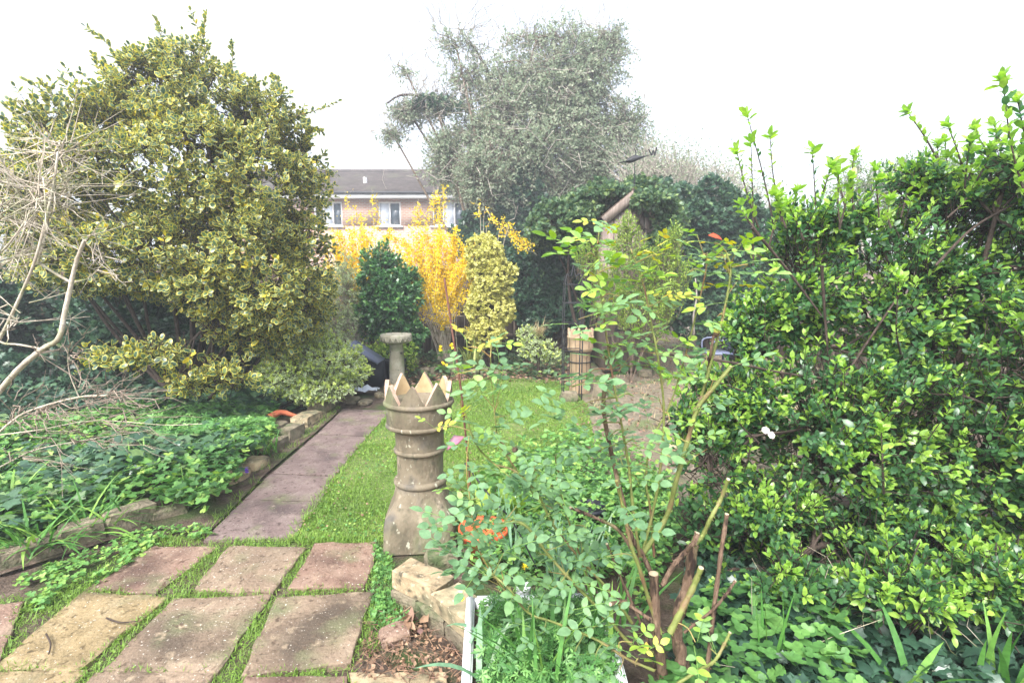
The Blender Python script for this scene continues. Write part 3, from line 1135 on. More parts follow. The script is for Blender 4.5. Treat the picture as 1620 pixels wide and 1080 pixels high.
gb = 'grassy bulb clumps in the left bed'
strap_clump('bulb_clump', 'arching clump of thin grassy leaves above the low stones at the bed corner', G(60, 868, .04), 60, .36, .014, M['strap'], group=gb, lean=(.3, 1.1))
strap_clump('bulb_clump', 'second clump of grassy leaves leaning over the stone edging towards the slabs', G(150, 840, .04), 55, .34, .013, M['strap'], group=gb, lean=(.3, 1.2))
strap_clump('bulb_clump', 'small tuft of bright leaves where the bed meets the path stones', G(420, 716, .04), 30, .2, .012, M['strap'], group=gb)
strap_clump('bulb_clump', 'airy clump of thin leaves in the middle of the left bed under the twig tips', G(230, 745, .06), 34, .3, .013, M['strap'], group=gb, lean=(.1, .9))
strap_clump('bulb_clump', 'leaf tuft in the bed closest to the low edging gap', G(290, 790, .05), 26, .22, .012, M['strap'], group=gb, lean=(.1, 1.0))
strap_clump('bulb_clump', 'grassy tuft at the picture edge beneath the bare twigs', G(10, 800, .04), 40, .3, .014, M['strap'], group=gb, lean=(.3, 1.2))

# terracotta shard, violet, plastic
sh = MB()
tube(sh, smoothline([G(425, 660, .09), G(445, 652, .12), G(470, 658, .09)], 3), .035, .02, 7, lump=.3)
tag(sh.build('pot_shard', M['redclay']), 'broken orange clay shard lying behind the bed stones', 'pot shard')
vf = MB()
put(vf, T_round(), flatleaves(np.repeat(G(388, 742, .1)[None], 5, 0) + R.normal(size=(5, 3)) * .012, .03, .6))
tag(vf.build('violet_flower', M['violet']), 'tiny violet flower beside the edging stone on the path', 'flower')
bmx = bmesh.new()
pl = bmesh.ops.create_grid(bmx, x_segments=8, y_segments=6, size=.5)
for v in bmx.verts:
    q = noise.noise_vector(v.co * 5)
    v.co = Vector((v.co.x * .38, v.co.y * .2, abs(q.z) * .12 + .03)) + Vector([float(x) for x in G(575, 622)])
tag(bm_obj('plastic_sheet', bmx, M['polythene']), 'crumpled pale plastic sheet on the ground under the dark box', 'plastic sheet')
fs = 'loose stones at the far end of the path'
for i, (x, y, d, lab) in enumerate([(553, 632, (.22, .16, .08), 'flat brown stone at the far corner of the path'), (600, 625, (.1, .1, .06), 'small pinkish stone beside the bird bath foot'),
                                    (578, 636, (.16, .12, .05), 'flat grey stone in front of the plastic sheet'), (620, 618, (.22, .2, .14), 'buff block at the foot of the bird bath'),
                                    (642, 622, (.16, .14, .08), 'dull stone on the lawn side of the bird bath')]):
    tag(stone('stone', M['sandstone'] if i in (1, 3) else M['oldstone'], None, G(x, y, d[2] * .35), d, i * .7, i + 20), lab, 'stone', fs)


# ============================================================ plants: generic shrub
def shrub(name, label, cat_, base, blobs, T, mat, n, K, size, tl=.12, bark='darkbark', parts=0, depth=.3, up=.15, inner=.15, new=(.5, .4), spread=(65, 25), extra=None,
          trunk=.03, limbs=40, tw=.0016, upw=.5, old=(0, .6), group=None, front=0.0, leafname='leaf', hang=0.0, lift=.25, clump=0, cf=9.0):
    root = thing(name, label, cat_, base, group)
    base = np.array(base, float)
    p1, dr = shell(blobs, n, depth, up, inner, front, clump, cf)
    dr = nrm(dr + np.array([[0, 0, lift]]) + R.normal(size=dr.shape) * .3)
    ok = p1[:, 2] > base[2] + .02
    p1, dr = p1[ok], dr[ok]
    L = tl * R.uniform(.6, 1.3, len(p1))
    p0 = p1 - dr * L[:, None]
    p1 = p1 - np.array([[0, 0, hang]]) * L[:, None]
    lv = sprig_leaves(p0, p1, K, size, spread, new=new, upw=upw, old=old)
    if extra is not None:
        lv = cat([lv] + extra)
    if parts:
        leaf_parts(lv, T, mat, root, parts, leafname)
    else:
        m = MB()
        put(m, T, lv)
        m.build('foliage', mat, root, kind='stuff')
    # limbs
    tr = MB()
    tips = []
    for c, r_, *_ in blobs:
        mid = base + (c - base) * .5 + R.normal(size=3) * .05 * np.linalg.norm(c - base)
        ln = smoothline([base + R.normal(size=3) * trunk * .8 * np.array([1, 1, 0]), mid, c], 4)
        tube(tr, ln, trunk, trunk * .35, 7, lump=.12)
        tips += ln[3:]
    tips = np.array(tips)
    tr.build('trunk', M[bark], root)
    br = MB()
    sel = R.choice(len(p0), min(limbs, len(p0)), replace=False)
    for i in sel:
        j = np.argmin(np.linalg.norm(tips - p0[i], axis=1))
        a = tips[j]
        m_ = (a + p0[i]) / 2 + R.normal(size=3) * .08 * np.linalg.norm(a - p0[i])
        tube(br, smoothline([a, m_, p0[i], p1[i]], 3), trunk * .35, trunk * .1, 5, cap=False)
    br.build('branches', M[bark], root, kind='stuff')
    tg = MB()
    prisms(tg, p0 - dr[:len(p0)] * L[:, None] * .6, p1, tw * 1.6, tw)
    tg.build('twigs', M[bark], root, kind='stuff')
    return root


def sprig_line(pts, K, size, spread=(60, 25), new=(1, .4), step=.1, old=(0, .6), upw=.4):
    """leaves along a long shoot"""
    ln = np.array(smoothline(pts, 5))
    return sprig_leaves(ln[:-1], ln[1:], K, size, spread, new=new, old=old, upw=upw, t0=0)


def long_shoots(root, specs, mat, r0=.006, r1=.002, name='shoot'):
    for pts in specs:
        t = MB()
        tube(t, smoothline(pts, 5), r0, r1, 6)
        t.build(name, mat, root)


# ------------------------------------------------------------ variegated holly (left)
hb = [B(270, 300, 5.7, 185, 150, 1.1), B(135, 300, 5.6, 110, 100, .9), B(400, 290, 5.8, 105, 115, .9), B(290, 170, 5.8, 115, 75, .7), B(165, 200, 5.7, 70, 45, .5), B(50, 300, 5.6, 50, 50, .5),
      B(400, 400, 5.5, 95, 100, .8), B(220, 400, 5.3, 170, 75, .8), B(470, 430, 5.8, 65, 90, .6), B(470, 260, 5.9, 45, 60, .4), B(365, 590, 4.9, 60, 32, .35), B(230, 560, 4.7, 85, 26, .35), B(310, 605, 4.7, 45, 22, .25), B(440, 470, 5.2, 70, 60, .5), B(190, 445, 5.2, 95, 26, .4), B(345, 500, 5.1, 35, 45, .3),  B(500, 470, 5.9, 32, 60, .4), B(320, 450, 5.1, 70, 40, .4), 
      B(440, 520, 5.6, 60, 50, .5), B(120, 420, 5.5, 80, 50, .5), B(30, 340, 5.7, 40, 60, .4), B(370, 500, 5.5, 45, 45, .45), B(420, 180, 5.9, 60, 40, .4), B(300, 105, 5.8, 50, 45, .4), B(230, 130, 5.8, 50, 35, .4)]
hs_specs = [[P(300, 130, 5.8), P(318, 70, 5.8), P(300, 14, 5.8)], [P(215, 140, 5.8), P(175, 75, 5.8), P(135, 42, 5.8)], [P(270, 120, 5.8), P(255, 60, 5.8), P(248, 30, 5.8)],
            [P(440, 190, 5.8), P(500, 175, 5.8), P(535, 160, 5.8)], [P(355, 130, 5.8), P(368, 95, 5.8), P(366, 68, 5.8)], [P(110, 190, 5.7), P(80, 150, 5.7), P(64, 128, 5.7)],
            [P(330, 110, 5.8), P(322, 60, 5.8), P(326, 20, 5.8)], [P(480, 230, 5.9), P(495, 205, 5.9), P(510, 208, 5.9)], [P(200, 150, 5.8), P(160, 115, 5.8), P(148, 88, 5.8)],
            [P(420, 160, 5.8), P(440, 130, 5.8), P(432, 122, 5.8)], [P(40, 250, 5.6), P(18, 215, 5.6), P(8, 200, 5.6)]]
extra = [sprig_line(s, 4, .065, new=(.2, .5), old=(.3, .95)) for s in hs_specs]
holly = shrub('variegated_holly', 'tall rounded evergreen tree with yellow-edged leaves beside the path', 'tree', P(300, 655, 5.7) * np.array([1, 1, 0]), hb, T_var(.30), M['holly'], 6200, 6, .071,
              tl=.16, bark='darkbark', parts=290, depth=.24, new=(.10, .5), old=(.05, .93), spread=(70, 25), extra=extra, trunk=.028, limbs=120, tw=.0022, front=.35, inner=.12, clump=.78, cf=6.5)
long_shoots(holly, hs_specs, M['bark'])

# ivy mass behind the holly, left boundary
lf_y = 7.4
fl = thing('wooden_fence', 'dark weathered board fence behind the variegated tree', 'fence', (-5.0, 7.6, 0))
for k in range(20):
    m = MB()
    x = -7.4 + k * .2
    obox(m, (x, 7.7, .83), (.19, .02, 1.62 + .02 * (k % 3)))
    m.build('board', M['fence'], fl)
for k in range(2):
    m = MB()
    obox(m, (-7.3 + k * 2.3, 7.76, .85), (.09, .09, 1.7))
    m.build('post', M['fence'], fl)
ib = [B(60, 500, 7.0, 110, 70, .5), B(220, 520, 7.1, 120, 60, .5), B(400, 520, 7.2, 110, 60, .5), B(-60, 500, 6.9, 120, 90, .5), B(20, 590, 6.2, 100, 40, .5), B(160, 610, 6.2, 100, 30, .4), B(180, 540, 6.3, 110, 50, .3), B(330, 560, 6.4, 90, 50, .3), B(-20, 480, 6.5, 80, 70, .3), B(250, 480, 6.8, 120, 50, .3)]
shrub('ivy', 'dark ivy mass filling the gap under the variegated tree', 'ivy', (-3.6, 7.1, 0), ib, T_ivy(), M['ivy'], 4200, 5, .075, tl=.12, old=(0, .8), new=(.1, .3), limbs=20, trunk=.02, front=.5)

# ------------------------------------------------------------ bare shrub at far left
bs = thing('bare_shrub', 'leafless pale-stemmed shrub with spiky bursts of twigs at the edge of the bed', 'shrub', G(-60, 760) + np.array([0, 0, .02]))
YB = 2.7
stems = [([(-40, 660), (5, 612), (32, 581), (67, 552), (93, 535), (102, 496), (113, 447), (122, 410), (134, 380)], .022, .012),
         ([(113, 447), (88, 433), (60, 415), (38, 402), (10, 415), (-30, 440)], .011, .008),
         ([(-20, 570), (0, 535), (21, 493), (53, 419), (72, 350), (85, 290), (92, 240)], .012, .007),
         ([(60, 415), (72, 370), (80, 330)], .009, .006),
         ([(-30, 505), (0, 540), (30, 545), (67, 552)], .008, .007),
         ([(113, 447), (140, 440), (165, 415)], .008, .004),
         ([(-40, 720), (20, 665), (60, 645), (125, 628), (170, 625)], .008, .006),
         ([(-40, 760), (20, 728), (60, 710), (140, 695), (240, 680)], .006, .003),
         ([(-20, 690), (60, 680), (150, 665), (260, 672), (320, 670)], .005, .002),
         ([(125, 628), (110, 590), (108, 555), (115, 540)], .005, .003),
         ([(-40, 420), (0, 400), (40, 350), (60, 300)], .008, .005)]
for k, (pp, r0, r1) in enumerate(stems):
    t = MB()
    y0 = YB + (.15 if k % 2 else -.05)
    q = smoothline([P(x, y, y0 + .02 * math.sin(i * 1.3)) for i, (x, y) in enumerate(pp)], 5)
    tube(t, q, r0 * .72, r1 * .72, 8, lump=.1)
    t.build('stem', M['twig'], bs)
# crossing branch to ground
t = MB()
tube(t, smoothline([G(-60, 760), P(-55, 700, YB), P(-40, 660, YB)], 5), .026, .022, 8, lump=.08)
t.build('stem', M['twig'], bs)
tw = MB()
bursts = [(92, 240, 95, 60), (75, 300, 95, 60), (50, 345, 90, 50), (10, 330, 90, 45), (100, 290, 60, 35), (134, 380, 60, 18), (30, 400, 70, 30), (0, 270, 70, 30), (165, 415, 50, 14),
          (20, 500, 70, 22), (60, 330, 110, 35), (0, 420, 80, 30)]
for (x, y, r, n) in bursts:
    n = int(n * .62)
    r *= 1.2
    c = P(x, y, YB + R.uniform(-.1, .2))
    d = nrm(R.normal(size=(n, 3)) * np.array([1, .8, .8]))
    L = r * YB / F * R.uniform(.35, 1.15, n)
    p1 = c + d * L[:, None]
    p0 = c + R.normal(size=(n, 3)) * .03
    twigs(tw, p0, p1, .0038, .0015, wob=.018, rnd=.5)
    k = R.integers(0, n, n * 2)
    tt = R.uniform(.3, .9, (n * 2, 1))
    q0 = p0[k] + (p1[k] - p0[k]) * tt
    q1 = q0 + nrm(d[k] + R.normal(size=(n * 2, 3)) * .6) * (L[k] * R.uniform(.1, .4, n * 2))[:, None]
    twigs(tw, q0, q1, .0021, .0013, wob=.05, seg=2)
tw.build('twigs', M['twig'], bs, kind='stuff')
M['dulltwig'] = surf('dull_twig', [(.3, (.16, .12, .09)), (.6, (.30, .24, .19)), (.8, (.42, .36, .29))], 20, .85, .3, 60)
tw = MB()
# lower fans of thin twigs
for (x, y, dx, dy, n) in [(170, 625, 110, 20, 26), (125, 628, 120, 60, 22), (60, 645, 110, 40, 20), (140, 695, 130, 20, 16), (20, 665, 90, 60, 18), (10, 720, 100, 20, 14), (150, 665, 150, 30, 16), (108, 560, 40, 50, 12),
                          (20, 640, 60, 50, 14), (60, 560, 60, 40, 10)]:
    c = P(x, y, YB)
    n = int(n * .7)
    e = np.array([P(x + dx * R.uniform(-.3, 1.1), y + dy * R.uniform(-1, 1.1), YB + R.uniform(-.35, .3)) for _ in range(n)])
    s = c + (e - c) * R.uniform(0, .3, (n, 1))
    twigs(tw, s, e, .0034, .0014, wob=.05, seg=4)
    k = R.integers(0, n, n * 2)
    q0 = s[k] + (e[k] - s[k]) * R.uniform(.3, .9, (n * 2, 1))
    q1 = q0 + (nrm(e[k] - s[k]) + R.normal(size=(n * 2, 3)) * .5) * R.uniform(.04, .14, (n * 2, 1))
    twigs(tw, q0, q1, .0014, .0009, seg=2)
tw.build('low_twigs', M['dulltwig'], bs, kind='stuff')

# ------------------------------------------------------------ variegated euonymus by the path
shrub('variegated_euonymus', 'low rounded shrub with small white and green leaves spilling over the path edge', 'shrub', G(500, 622), [B(520, 570, 6.0, 55, 42, .5), B(455, 590, 5.7, 45, 42, .4), B(560, 590, 6.1, 26, 24, .3), B(500, 615, 5.7, 60, 25, .35), B(470, 550, 6.1, 40, 30, .3)],
      T_leaf(.3), M['euon'], 2300, 6, .042, tl=.09, new=(.6, .5), old=(0, .7), limbs=30, trunk=.012, front=.3)
# dark climber between holly and forsythia
shrub('mixed_shrub', 'loose dull green shrub between the variegated tree and the camellia', 'shrub', G(520, 600) + np.array([0, 1.2, 0]), [B(520, 500, 8.2, 40, 60, .4), B(545, 480, 8.3, 25, 40, .3), B(548, 460, 8.1, 26, 60, .25), B(560, 520, 8.0, 26, 40, .25)],
      T_leaf(.28), M['euon'], 900, 5, .05, tl=.2, new=(.2, .5), old=(0, .5), limbs=50, trunk=.02, bark='greytwig')

# ============================================================ FAR END: fence, bed, shrubs
ff = thing('wooden_fence', 'weathered board fence behind the yellow flowering shrubs', 'fence', (-1.5, 9.9, 0))
for k in range(34):
    m = MB()
    obox(m, (-4.2 + k * .16, 9.9, .8), (.15, .02, 1.6 + .015 * (k % 4)))
    m.build('board', M['fence'], ff)
for k in range(3):
    m = MB()
    obox(m, (-4.2 + k * 1.83, 9.86, .85), (.09, .08, 1.75))
    m.build('post', M['fence'], ff)
for zz in (.4, 1.3):
    m = MB()
    obox(m, (-1.55, 9.875, zz), (5.4, .02, .07))
    m.build('rail', M['fence'], ff)

# camellia
shrub('camellia', 'dark glossy green rounded shrub in front of the yellow flowers', 'shrub', P(618, 590, 8.2) * np.array([1, 1, 0]),
      [B(605, 430, 8.2, 36, 42, .4), B(618, 480, 8.1, 50, 50, .5), B(645, 450, 8.2, 26, 30, .3), B(635, 530, 8.0, 40, 36, .4), B(590, 500, 8.2, 28, 40, .35)],
      T_leaf(.3), M['camellia'], 1500, 6, .075, tl=.14, new=(.35, .4), old=(0, .85), trunk=.025, front=.35)
# low green plants round the bird bath
shrub('low_plant', 'small bright green plant in a pot just behind the bird bath bowl', 'plant', P(600, 598, 7.5) * np.array([1, 1, 0]), [B(600, 560, 7.5, 30, 18, .2), B(648, 560, 7.5, 14, 28, .15), B(622, 540, 7.7, 24, 14, .2)],
      T_leaf(.3), M['lime'], 420, 5, .045, tl=.08, trunk=.008, limbs=10, old=(0, .6))

# forsythias
def forsythia(label, base, sprays, group, dens=12, sz=.034, twn=3):
    r = thing('forsythia', label, 'shrub', base, group)
    base = np.array(base, float)
    recs, st = [], MB()
    tn = MB()
    for (a, b, wgt) in sprays:
        a = np.array(a); b = np.array(b)
        mid = (a + b) / 2 + R.normal(size=3) * .1 + np.array([0, 0, .06])
        ln = smoothline([base + R.normal(size=3) * np.array([.08, .08, 0]), a, mid, b], 5)
        tube(st, ln, .007, .002, 4, cap=False)
        ln = np.array(ln)
        L = np.linalg.norm(ln[-1] - ln[5])
        n = int(max(8, L * dens * 16 * wgt))
        t = R.random(n) ** .8 * (len(ln) - 7) + 5
        i = t.astype(int)
        q = ln[i] + (ln[np.minimum(i + 1, len(ln) - 1)] - ln[i]) * (t - i)[:, None]
        q = q + R.normal(size=(n, 3)) * np.array([.022, .022, .03])
        recs.append(stack(q, R.normal(size=(n, 3)), R.normal(size=(n, 3)) + np.array([0, -.6, .3]), sz * R.uniform(.6, 1.3, n), R.random(n)))
        # side twiglets bearing flowers
        for _ in range(twn):
            j = R.integers(6, len(ln) - 1)
            e = ln[j] + nrm(R.normal(size=3) + np.array([0, 0, .9])) * R.uniform(.1, .3)
            prisms(tn, ln[j], e, .002, .001)
            m = int(14 * wgt) + 1
            q = ln[j] + (e - ln[j]) * R.random((m, 1)) + R.normal(size=(m, 3)) * .012
            recs.append(stack(q, R.normal(size=(m, 3)), R.normal(size=(m, 3)), sz * R.uniform(.6, 1.2, m), R.random(m)))
    st.build('stems', M['twig'], r, kind='stuff')
    tn.build('twigs', M['twig'], r, kind='stuff')
    f_ = MB()
    V, T, E = T_quad(.42)
    put(f_, (V, T, E), cat(recs))
    f_.build('blossom', M['forsythia'], r, kind='stuff')
    return r


fg = 'yellow forsythias along the far fence'
sprs = []
for k in range(56):
    x = R.uniform(596, 764)
    top = 350 + abs(x - 700) * .2 + R.uniform(-10, 70)
    sprs.append((P(700 + (x - 700) * .35, 490, 8.9), P(x, top, 8.8 + R.uniform(-.3, .3)), R.uniform(.8, 1.3)))
for k in range(6):
    sprs.append((P(690, 440, 8.9), P(R.uniform(684, 700), R.uniform(268, 300), 8.9), .45))
for k in range(4):
    sprs.append((P(670, 440, 8.9), P(R.uniform(650, 662), R.uniform(308, 330), 8.9), .5))
for k in range(16):
    sprs.append((P(700, 520, 8.6), P(R.uniform(650, 760), R.uniform(430, 520), 8.4), .5))
forsythia('large fan-shaped forsythia in full yellow bloom between the camellia and the golden ivy', P(705, 580, 8.8) * np.array([1, 1, 0]), sprs, fg)
sprs = []
for k in range(60):
    sprs.append((P(575, 480, 8.9), P(R.uniform(512, 645), R.uniform(348, 440), 8.7), R.uniform(.55, 1.1)))
for x, y in ((592, 305), (598, 322), (588, 296), (545, 300), (560, 320), (572, 335), (555, 345), (612, 340)):
    sprs.append((P(580, 420, 9.2), P(x, y, 9.2), .38))
for k in range(6):
    sprs.append((P(550, 500, 8.9), P(R.uniform(522, 566), R.uniform(430, 480), 8.6), .8))
forsythia('looser forsythia with thin flowering wands in front of the house windows', P(565, 580, 9.2) * np.array([1, 1, 0]), sprs, fg)
sprs = [(P(770, 360, 9.0), P(850, 404, 8.8), .9), (P(765, 350, 9.0), P(800, 380, 8.9), .8), (P(800, 372, 9.0), P(852, 388, 8.8), .8), (P(760, 345, 9), P(745, 340, 8.9), .5), (P(790, 365, 9.0), P(838, 398, 8.8), .9)]
forsythia('single arching forsythia branch reaching out over the ivy beyond the golden column', P(760, 560, 9.0) * np.array([1, 1, 0]), sprs, fg, twn=3)

# bare mist of stems among forsythia
# golden ivy column
gi = shrub('golden_ivy', 'column of cream and yellow ivy beside the large forsythia', 'ivy', P(775, 560, 8.3) * np.array([1, 1, 0]),
           [B(768, 400, 8.3, 30, 28, .26), B(778, 440, 8.3, 37, 40, .3), B(776, 490, 8.3, 38, 40, .3), B(768, 530, 8.2, 30, 24, .26)],
           T_ivy(), M['goldivy'], 2300, 4, .05, tl=.07, trunk=.05, limbs=10, depth=.2, old=(0, 1), new=(0, 0), inner=.1)
# small shrub with straw top
ss = shrub('small_shrub', 'small bush of cream-edged leaves at the far lawn edge', 'shrub', P(852, 583, 7.8) * np.array([1, 1, 0]),
           [B(850, 550, 7.8, 28, 24, .22), B(835, 530, 7.9, 20, 16, .2), B(875, 560, 7.8, 12, 18, .12)], T_leaf(.3), M['euon'], 380, 5, .045, tl=.09, trunk=.012, limbs=16)
m = MB()
n = 110
blades(m, np.repeat(P(853, 530, 7.75)[None], n, 0) + R.normal(size=(n, 3)) * .03, R.random(n) * 6.28, R.uniform(.12, .3, n), R.uniform(.2, 1.0, n), .006, seg=3)
m.build('dead_grass', M['straw'], ss, kind='stuff')
strap_clump('spiky_plant', 'spiky pale-striped plant in front of the forsythia stems', P(745, 560, 7.9) * np.array([1, 1, 0]) + np.array([0, 0, .15]), 26, .42, .03, M['goldivy'], lean=(0, .8), droop=.3)
# far bed low planting
fbed = [G(640, 612), G(700, 601), G(800, 598), G(888, 603), G(900, 570), G(840, 545), G(600, 548), G(580, 590)]
mb = MB()
pts = scatter(fbed, 3800)
put(mb, T_ivy(), flatleaves(z3(pts, R.uniform(.0, .13, len(pts))), .06, .6, lo=.2))
mb.build('far_ground_ivy', M['ivy_top'], kind='stuff')
mb = MB()
pts = scatter([G(620, 618), G(700, 607), G(800, 603), G(900, 610), G(900, 575), G(640, 570)], 2600)
put(mb, T_quad(.35), flatleaves(z3(pts, R.uniform(.0, .07, len(pts))), .045, .9))
mb.build('far_leaf_litter', M['litter'], kind='stuff')
fe = thing('far_bed_edging', 'row of low dull stones edging the far flower bed', 'edging', P(720, 580, 8.0) * np.array([1, 1, 0]))
for i in range(9):
    x = 655 + i * 16
    c = P(x, 588, 7.75)
    stone('stone', M['oldstone'], fe, (c[0], 7.75 + .03 * (i % 2), .05), (.15, .12, .13 + .03 * (i % 3)), i * .2, i + 40)
pg = 'yellow primroses in the far bed'
for i, (x, y, lab) in enumerate([(702, 574, 'primrose with one yellow bloom by the edging stones'), (699, 552, 'primrose blooming below the camellia skirt'), (715, 548, 'primrose nearest the spiky pale plant')]):
    pr = thing('primrose', lab, 'flower', P(x, 590, 7.7) * np.array([1, 1, 0]), pg)
    m = MB()
    put(m, T_leaf(.3), flatleaves(np.repeat((P(x, y + 8, 7.7))[None], 9, 0) + R.normal(size=(9, 3)) * .02, .11, .5))
    m.build('foliage', M['geranium'], pr, kind='stuff')
    m = MB()
    tube(m, [P(x, 590, 7.7) * np.array([1, 1, 0]), P(x, y, 7.68)], .004, .003, 4)
    m.build('stalk', M['rosecane'], pr)
    m = MB()
    put(m, T_round(6), stack(np.repeat(P(x, y, 7.66)[None], 4, 0) + R.normal(size=(4, 3)) * .02, R.normal(size=(4, 3)), np.tile([[0, -1, .6]], (4, 1)) + R.normal(size=(4, 3)) * .3, np.full(4, .05), R.random(4)))
    m.build('bloom', M['yellow'], pr, kind='stuff')

# dark box and pots by the bird bath
bx = thing('storage_box', 'black plastic box with a sloping blue-grey lid half hidden by the variegated shrub', 'box', P(585, 600, 7.0) * np.array([1, 1, 0]))
c = P(583, 600, 7.1)
m = MB(); obox(m, (c[0], 7.15, .17), (.42, .36, .34)); m.build('body', M['black'], bx)
m = MB(); obox(m, (c[0] - .03, 7.13, .47), (.5, .42, .03), tilt=math.radians(32)); m.build('lid', M['slate'], bx)
pp = MB(); c = P(618, 600, 7.1)
lathe(pp, (c[0], 7.35, 0), [(.001, 0), (.12, 0), (.16, .3), (.172, .3), (.172, .34), (.15, .34), (.145, .28), (.001, .28)], 24)
tag(pp.build('plant_pot', M['black']), 'round black plastic pot directly behind the bird bath column', 'plant pot')

# bird bath -------------------------------------------------
c = P(629, 612, 6.75); bx_, by_ = c[0], 6.75
bb = thing('bird_bath', 'weathered stone bird bath with a carved octagonal bowl on a tapered column', 'bird bath', (bx_, by_, 0))


def octa(mb, cx, cy, prof, n=8, rot=math.pi / 8, rnd=.5):
    V, T = [], []
    for r, z in prof:
        for k in range(n):
            a = 2 * math.pi * k / n + rot
            V.append((cx + r * math.cos(a), cy + r * math.sin(a), z))
    for i in range(len(prof) - 1):
        for k in range(n):
            a, b = i * n + k, i * n + (k + 1) % n
            T += [(a, b, b + n), (a, b + n, a + n)]
    mb.add(V, T, rnd)


zt = P(629, 530, 6.6)[2]
m = MB(); octa(m, bx_, by_, [(.001, .0), (.17, .0), (.17, .05), (.13, .07)], 4, math.pi / 4); octa(m, bx_, by_, [(.13, .07), (.105, .11), (.001, .11)]); m.build('base', M['concrete'], bb)
m = MB(); octa(m, bx_, by_, [(.108, .10), (.102, .3), (.088, zt - .14), (.11, zt - .12)], 8); m.build('column', M['concrete'], bb)
m = MB(); octa(m, bx_, by_, [(.001, zt - .122), (.15, zt - .12), (.205, zt - .095), (.212, zt - .03), (.205, zt), (.18, zt), (.14, zt - .035), (.001, zt - .045)], 8); bowl = m.build('bowl', M['concrete'], bb)
m = MB()
for k in range(8):
    a0 = math.pi / 4 * k + math.pi / 8
    a1 = a0 + math.pi / 4
    rr = .212
    A = np.array([bx_ + rr * math.cos(a0), by_ + rr * math.sin(a0), 0]); Bp = np.array([bx_ + rr * math.cos(a1), by_ + rr * math.sin(a1), 0])
    for (u0, u1, z0, z1) in ((.08, .3, -.09, -.035), (.3, .52, -.035, -.09), (.52, .74, -.09, -.035), (.74, .94, -.035, -.09)):
        p0 = A + (Bp - A) * u0; p1 = A + (Bp - A) * u1
        p0[2] = zt + z0; p1[2] = zt + z1
        tube(m, [p0, p1], .006, .006, 5)
m.build('carving', M['concrete'], bowl)

# ============================================================ CROWN CHIMNEY POT (front)
Yc = 2.84
pc = P(668, 862, Yc)
cx, cy = pc[0], Yc


def hgt(py, off=.0):
    return P(668, py, Yc - off)[2]


r_ = 57 * Yc / F * .97
cp_root = thing('crown_chimney_pot', 'tall salt-glazed chimney pot with a pointed crown rim standing at the patio corner', 'chimney pot', (cx, cy, 0))
def zf(py, r=.16): return P(668, py, Yc - r)[2]


zb_, zcol, znk, zr2, zrim = zf(832, .2), zf(774, .15), zf(722, .145), zf(684, .185), zf(645, .195)
m = MB()
seg = 48
levels = [(0, .198, 1.0), (zb_ * .9, .192, 1.0), (zb_ * 1.15, .186, .97), (zb_ + (zcol - zb_) * .25, .172, .75), (zb_ + (zcol - zb_) * .5, .158, .5), (zb_ + (zcol - zb_) * .75, .146, .22), (zcol - .01, .140, 0)]
V, T = [], []
for z, hw, sq in levels:
    for k in range(seg):
        a = 2 * math.pi * k / seg
        ca, sa = math.cos(a), math.sin(a)
        sqr = min(hw / max(abs(ca), 1e-6), hw / max(abs(sa), 1e-6), hw * 1.38)
        rr = sqr * sq + hw * (1 - sq)
        rot = math.radians(5)
        V.append((cx + rr * math.cos(a + rot), cy + rr * math.sin(a + rot), z))
for i in range(len(levels) - 1):
    for k in range(seg):
        a, b = i * seg + k, i * seg + (k + 1) % seg
        T += [(a, b, b + seg), (a, b + seg, a + seg)]
m.add(V, T)
m.build('base', M['pot'], cp_root)
m = MB()
lathe(m, (cx, cy, 0), [(.138, zcol - .012), (.130, zcol + .02), (.131, znk - .03), (.136, znk), (.137, zr2 - .03)], 48)
m.build('shaft', M['pot'], cp_root, smooth=True)


def ring(name, z, r, t, parent, mat='pot'):
    m = MB()
    prof = []
    for k in range(9):
        a = -math.pi / 2 + math.pi * k / 8
        prof.append((r + t * math.cos(a) * 1.0, z + t * 1.1 * math.sin(a)))
    lathe(m, (cx, cy, 0), [(r - .02, z - t * 1.1)] + prof + [(r - .02, z + t * 1.1)], 48)
    return m.build(name, M[mat], parent, smooth=True)


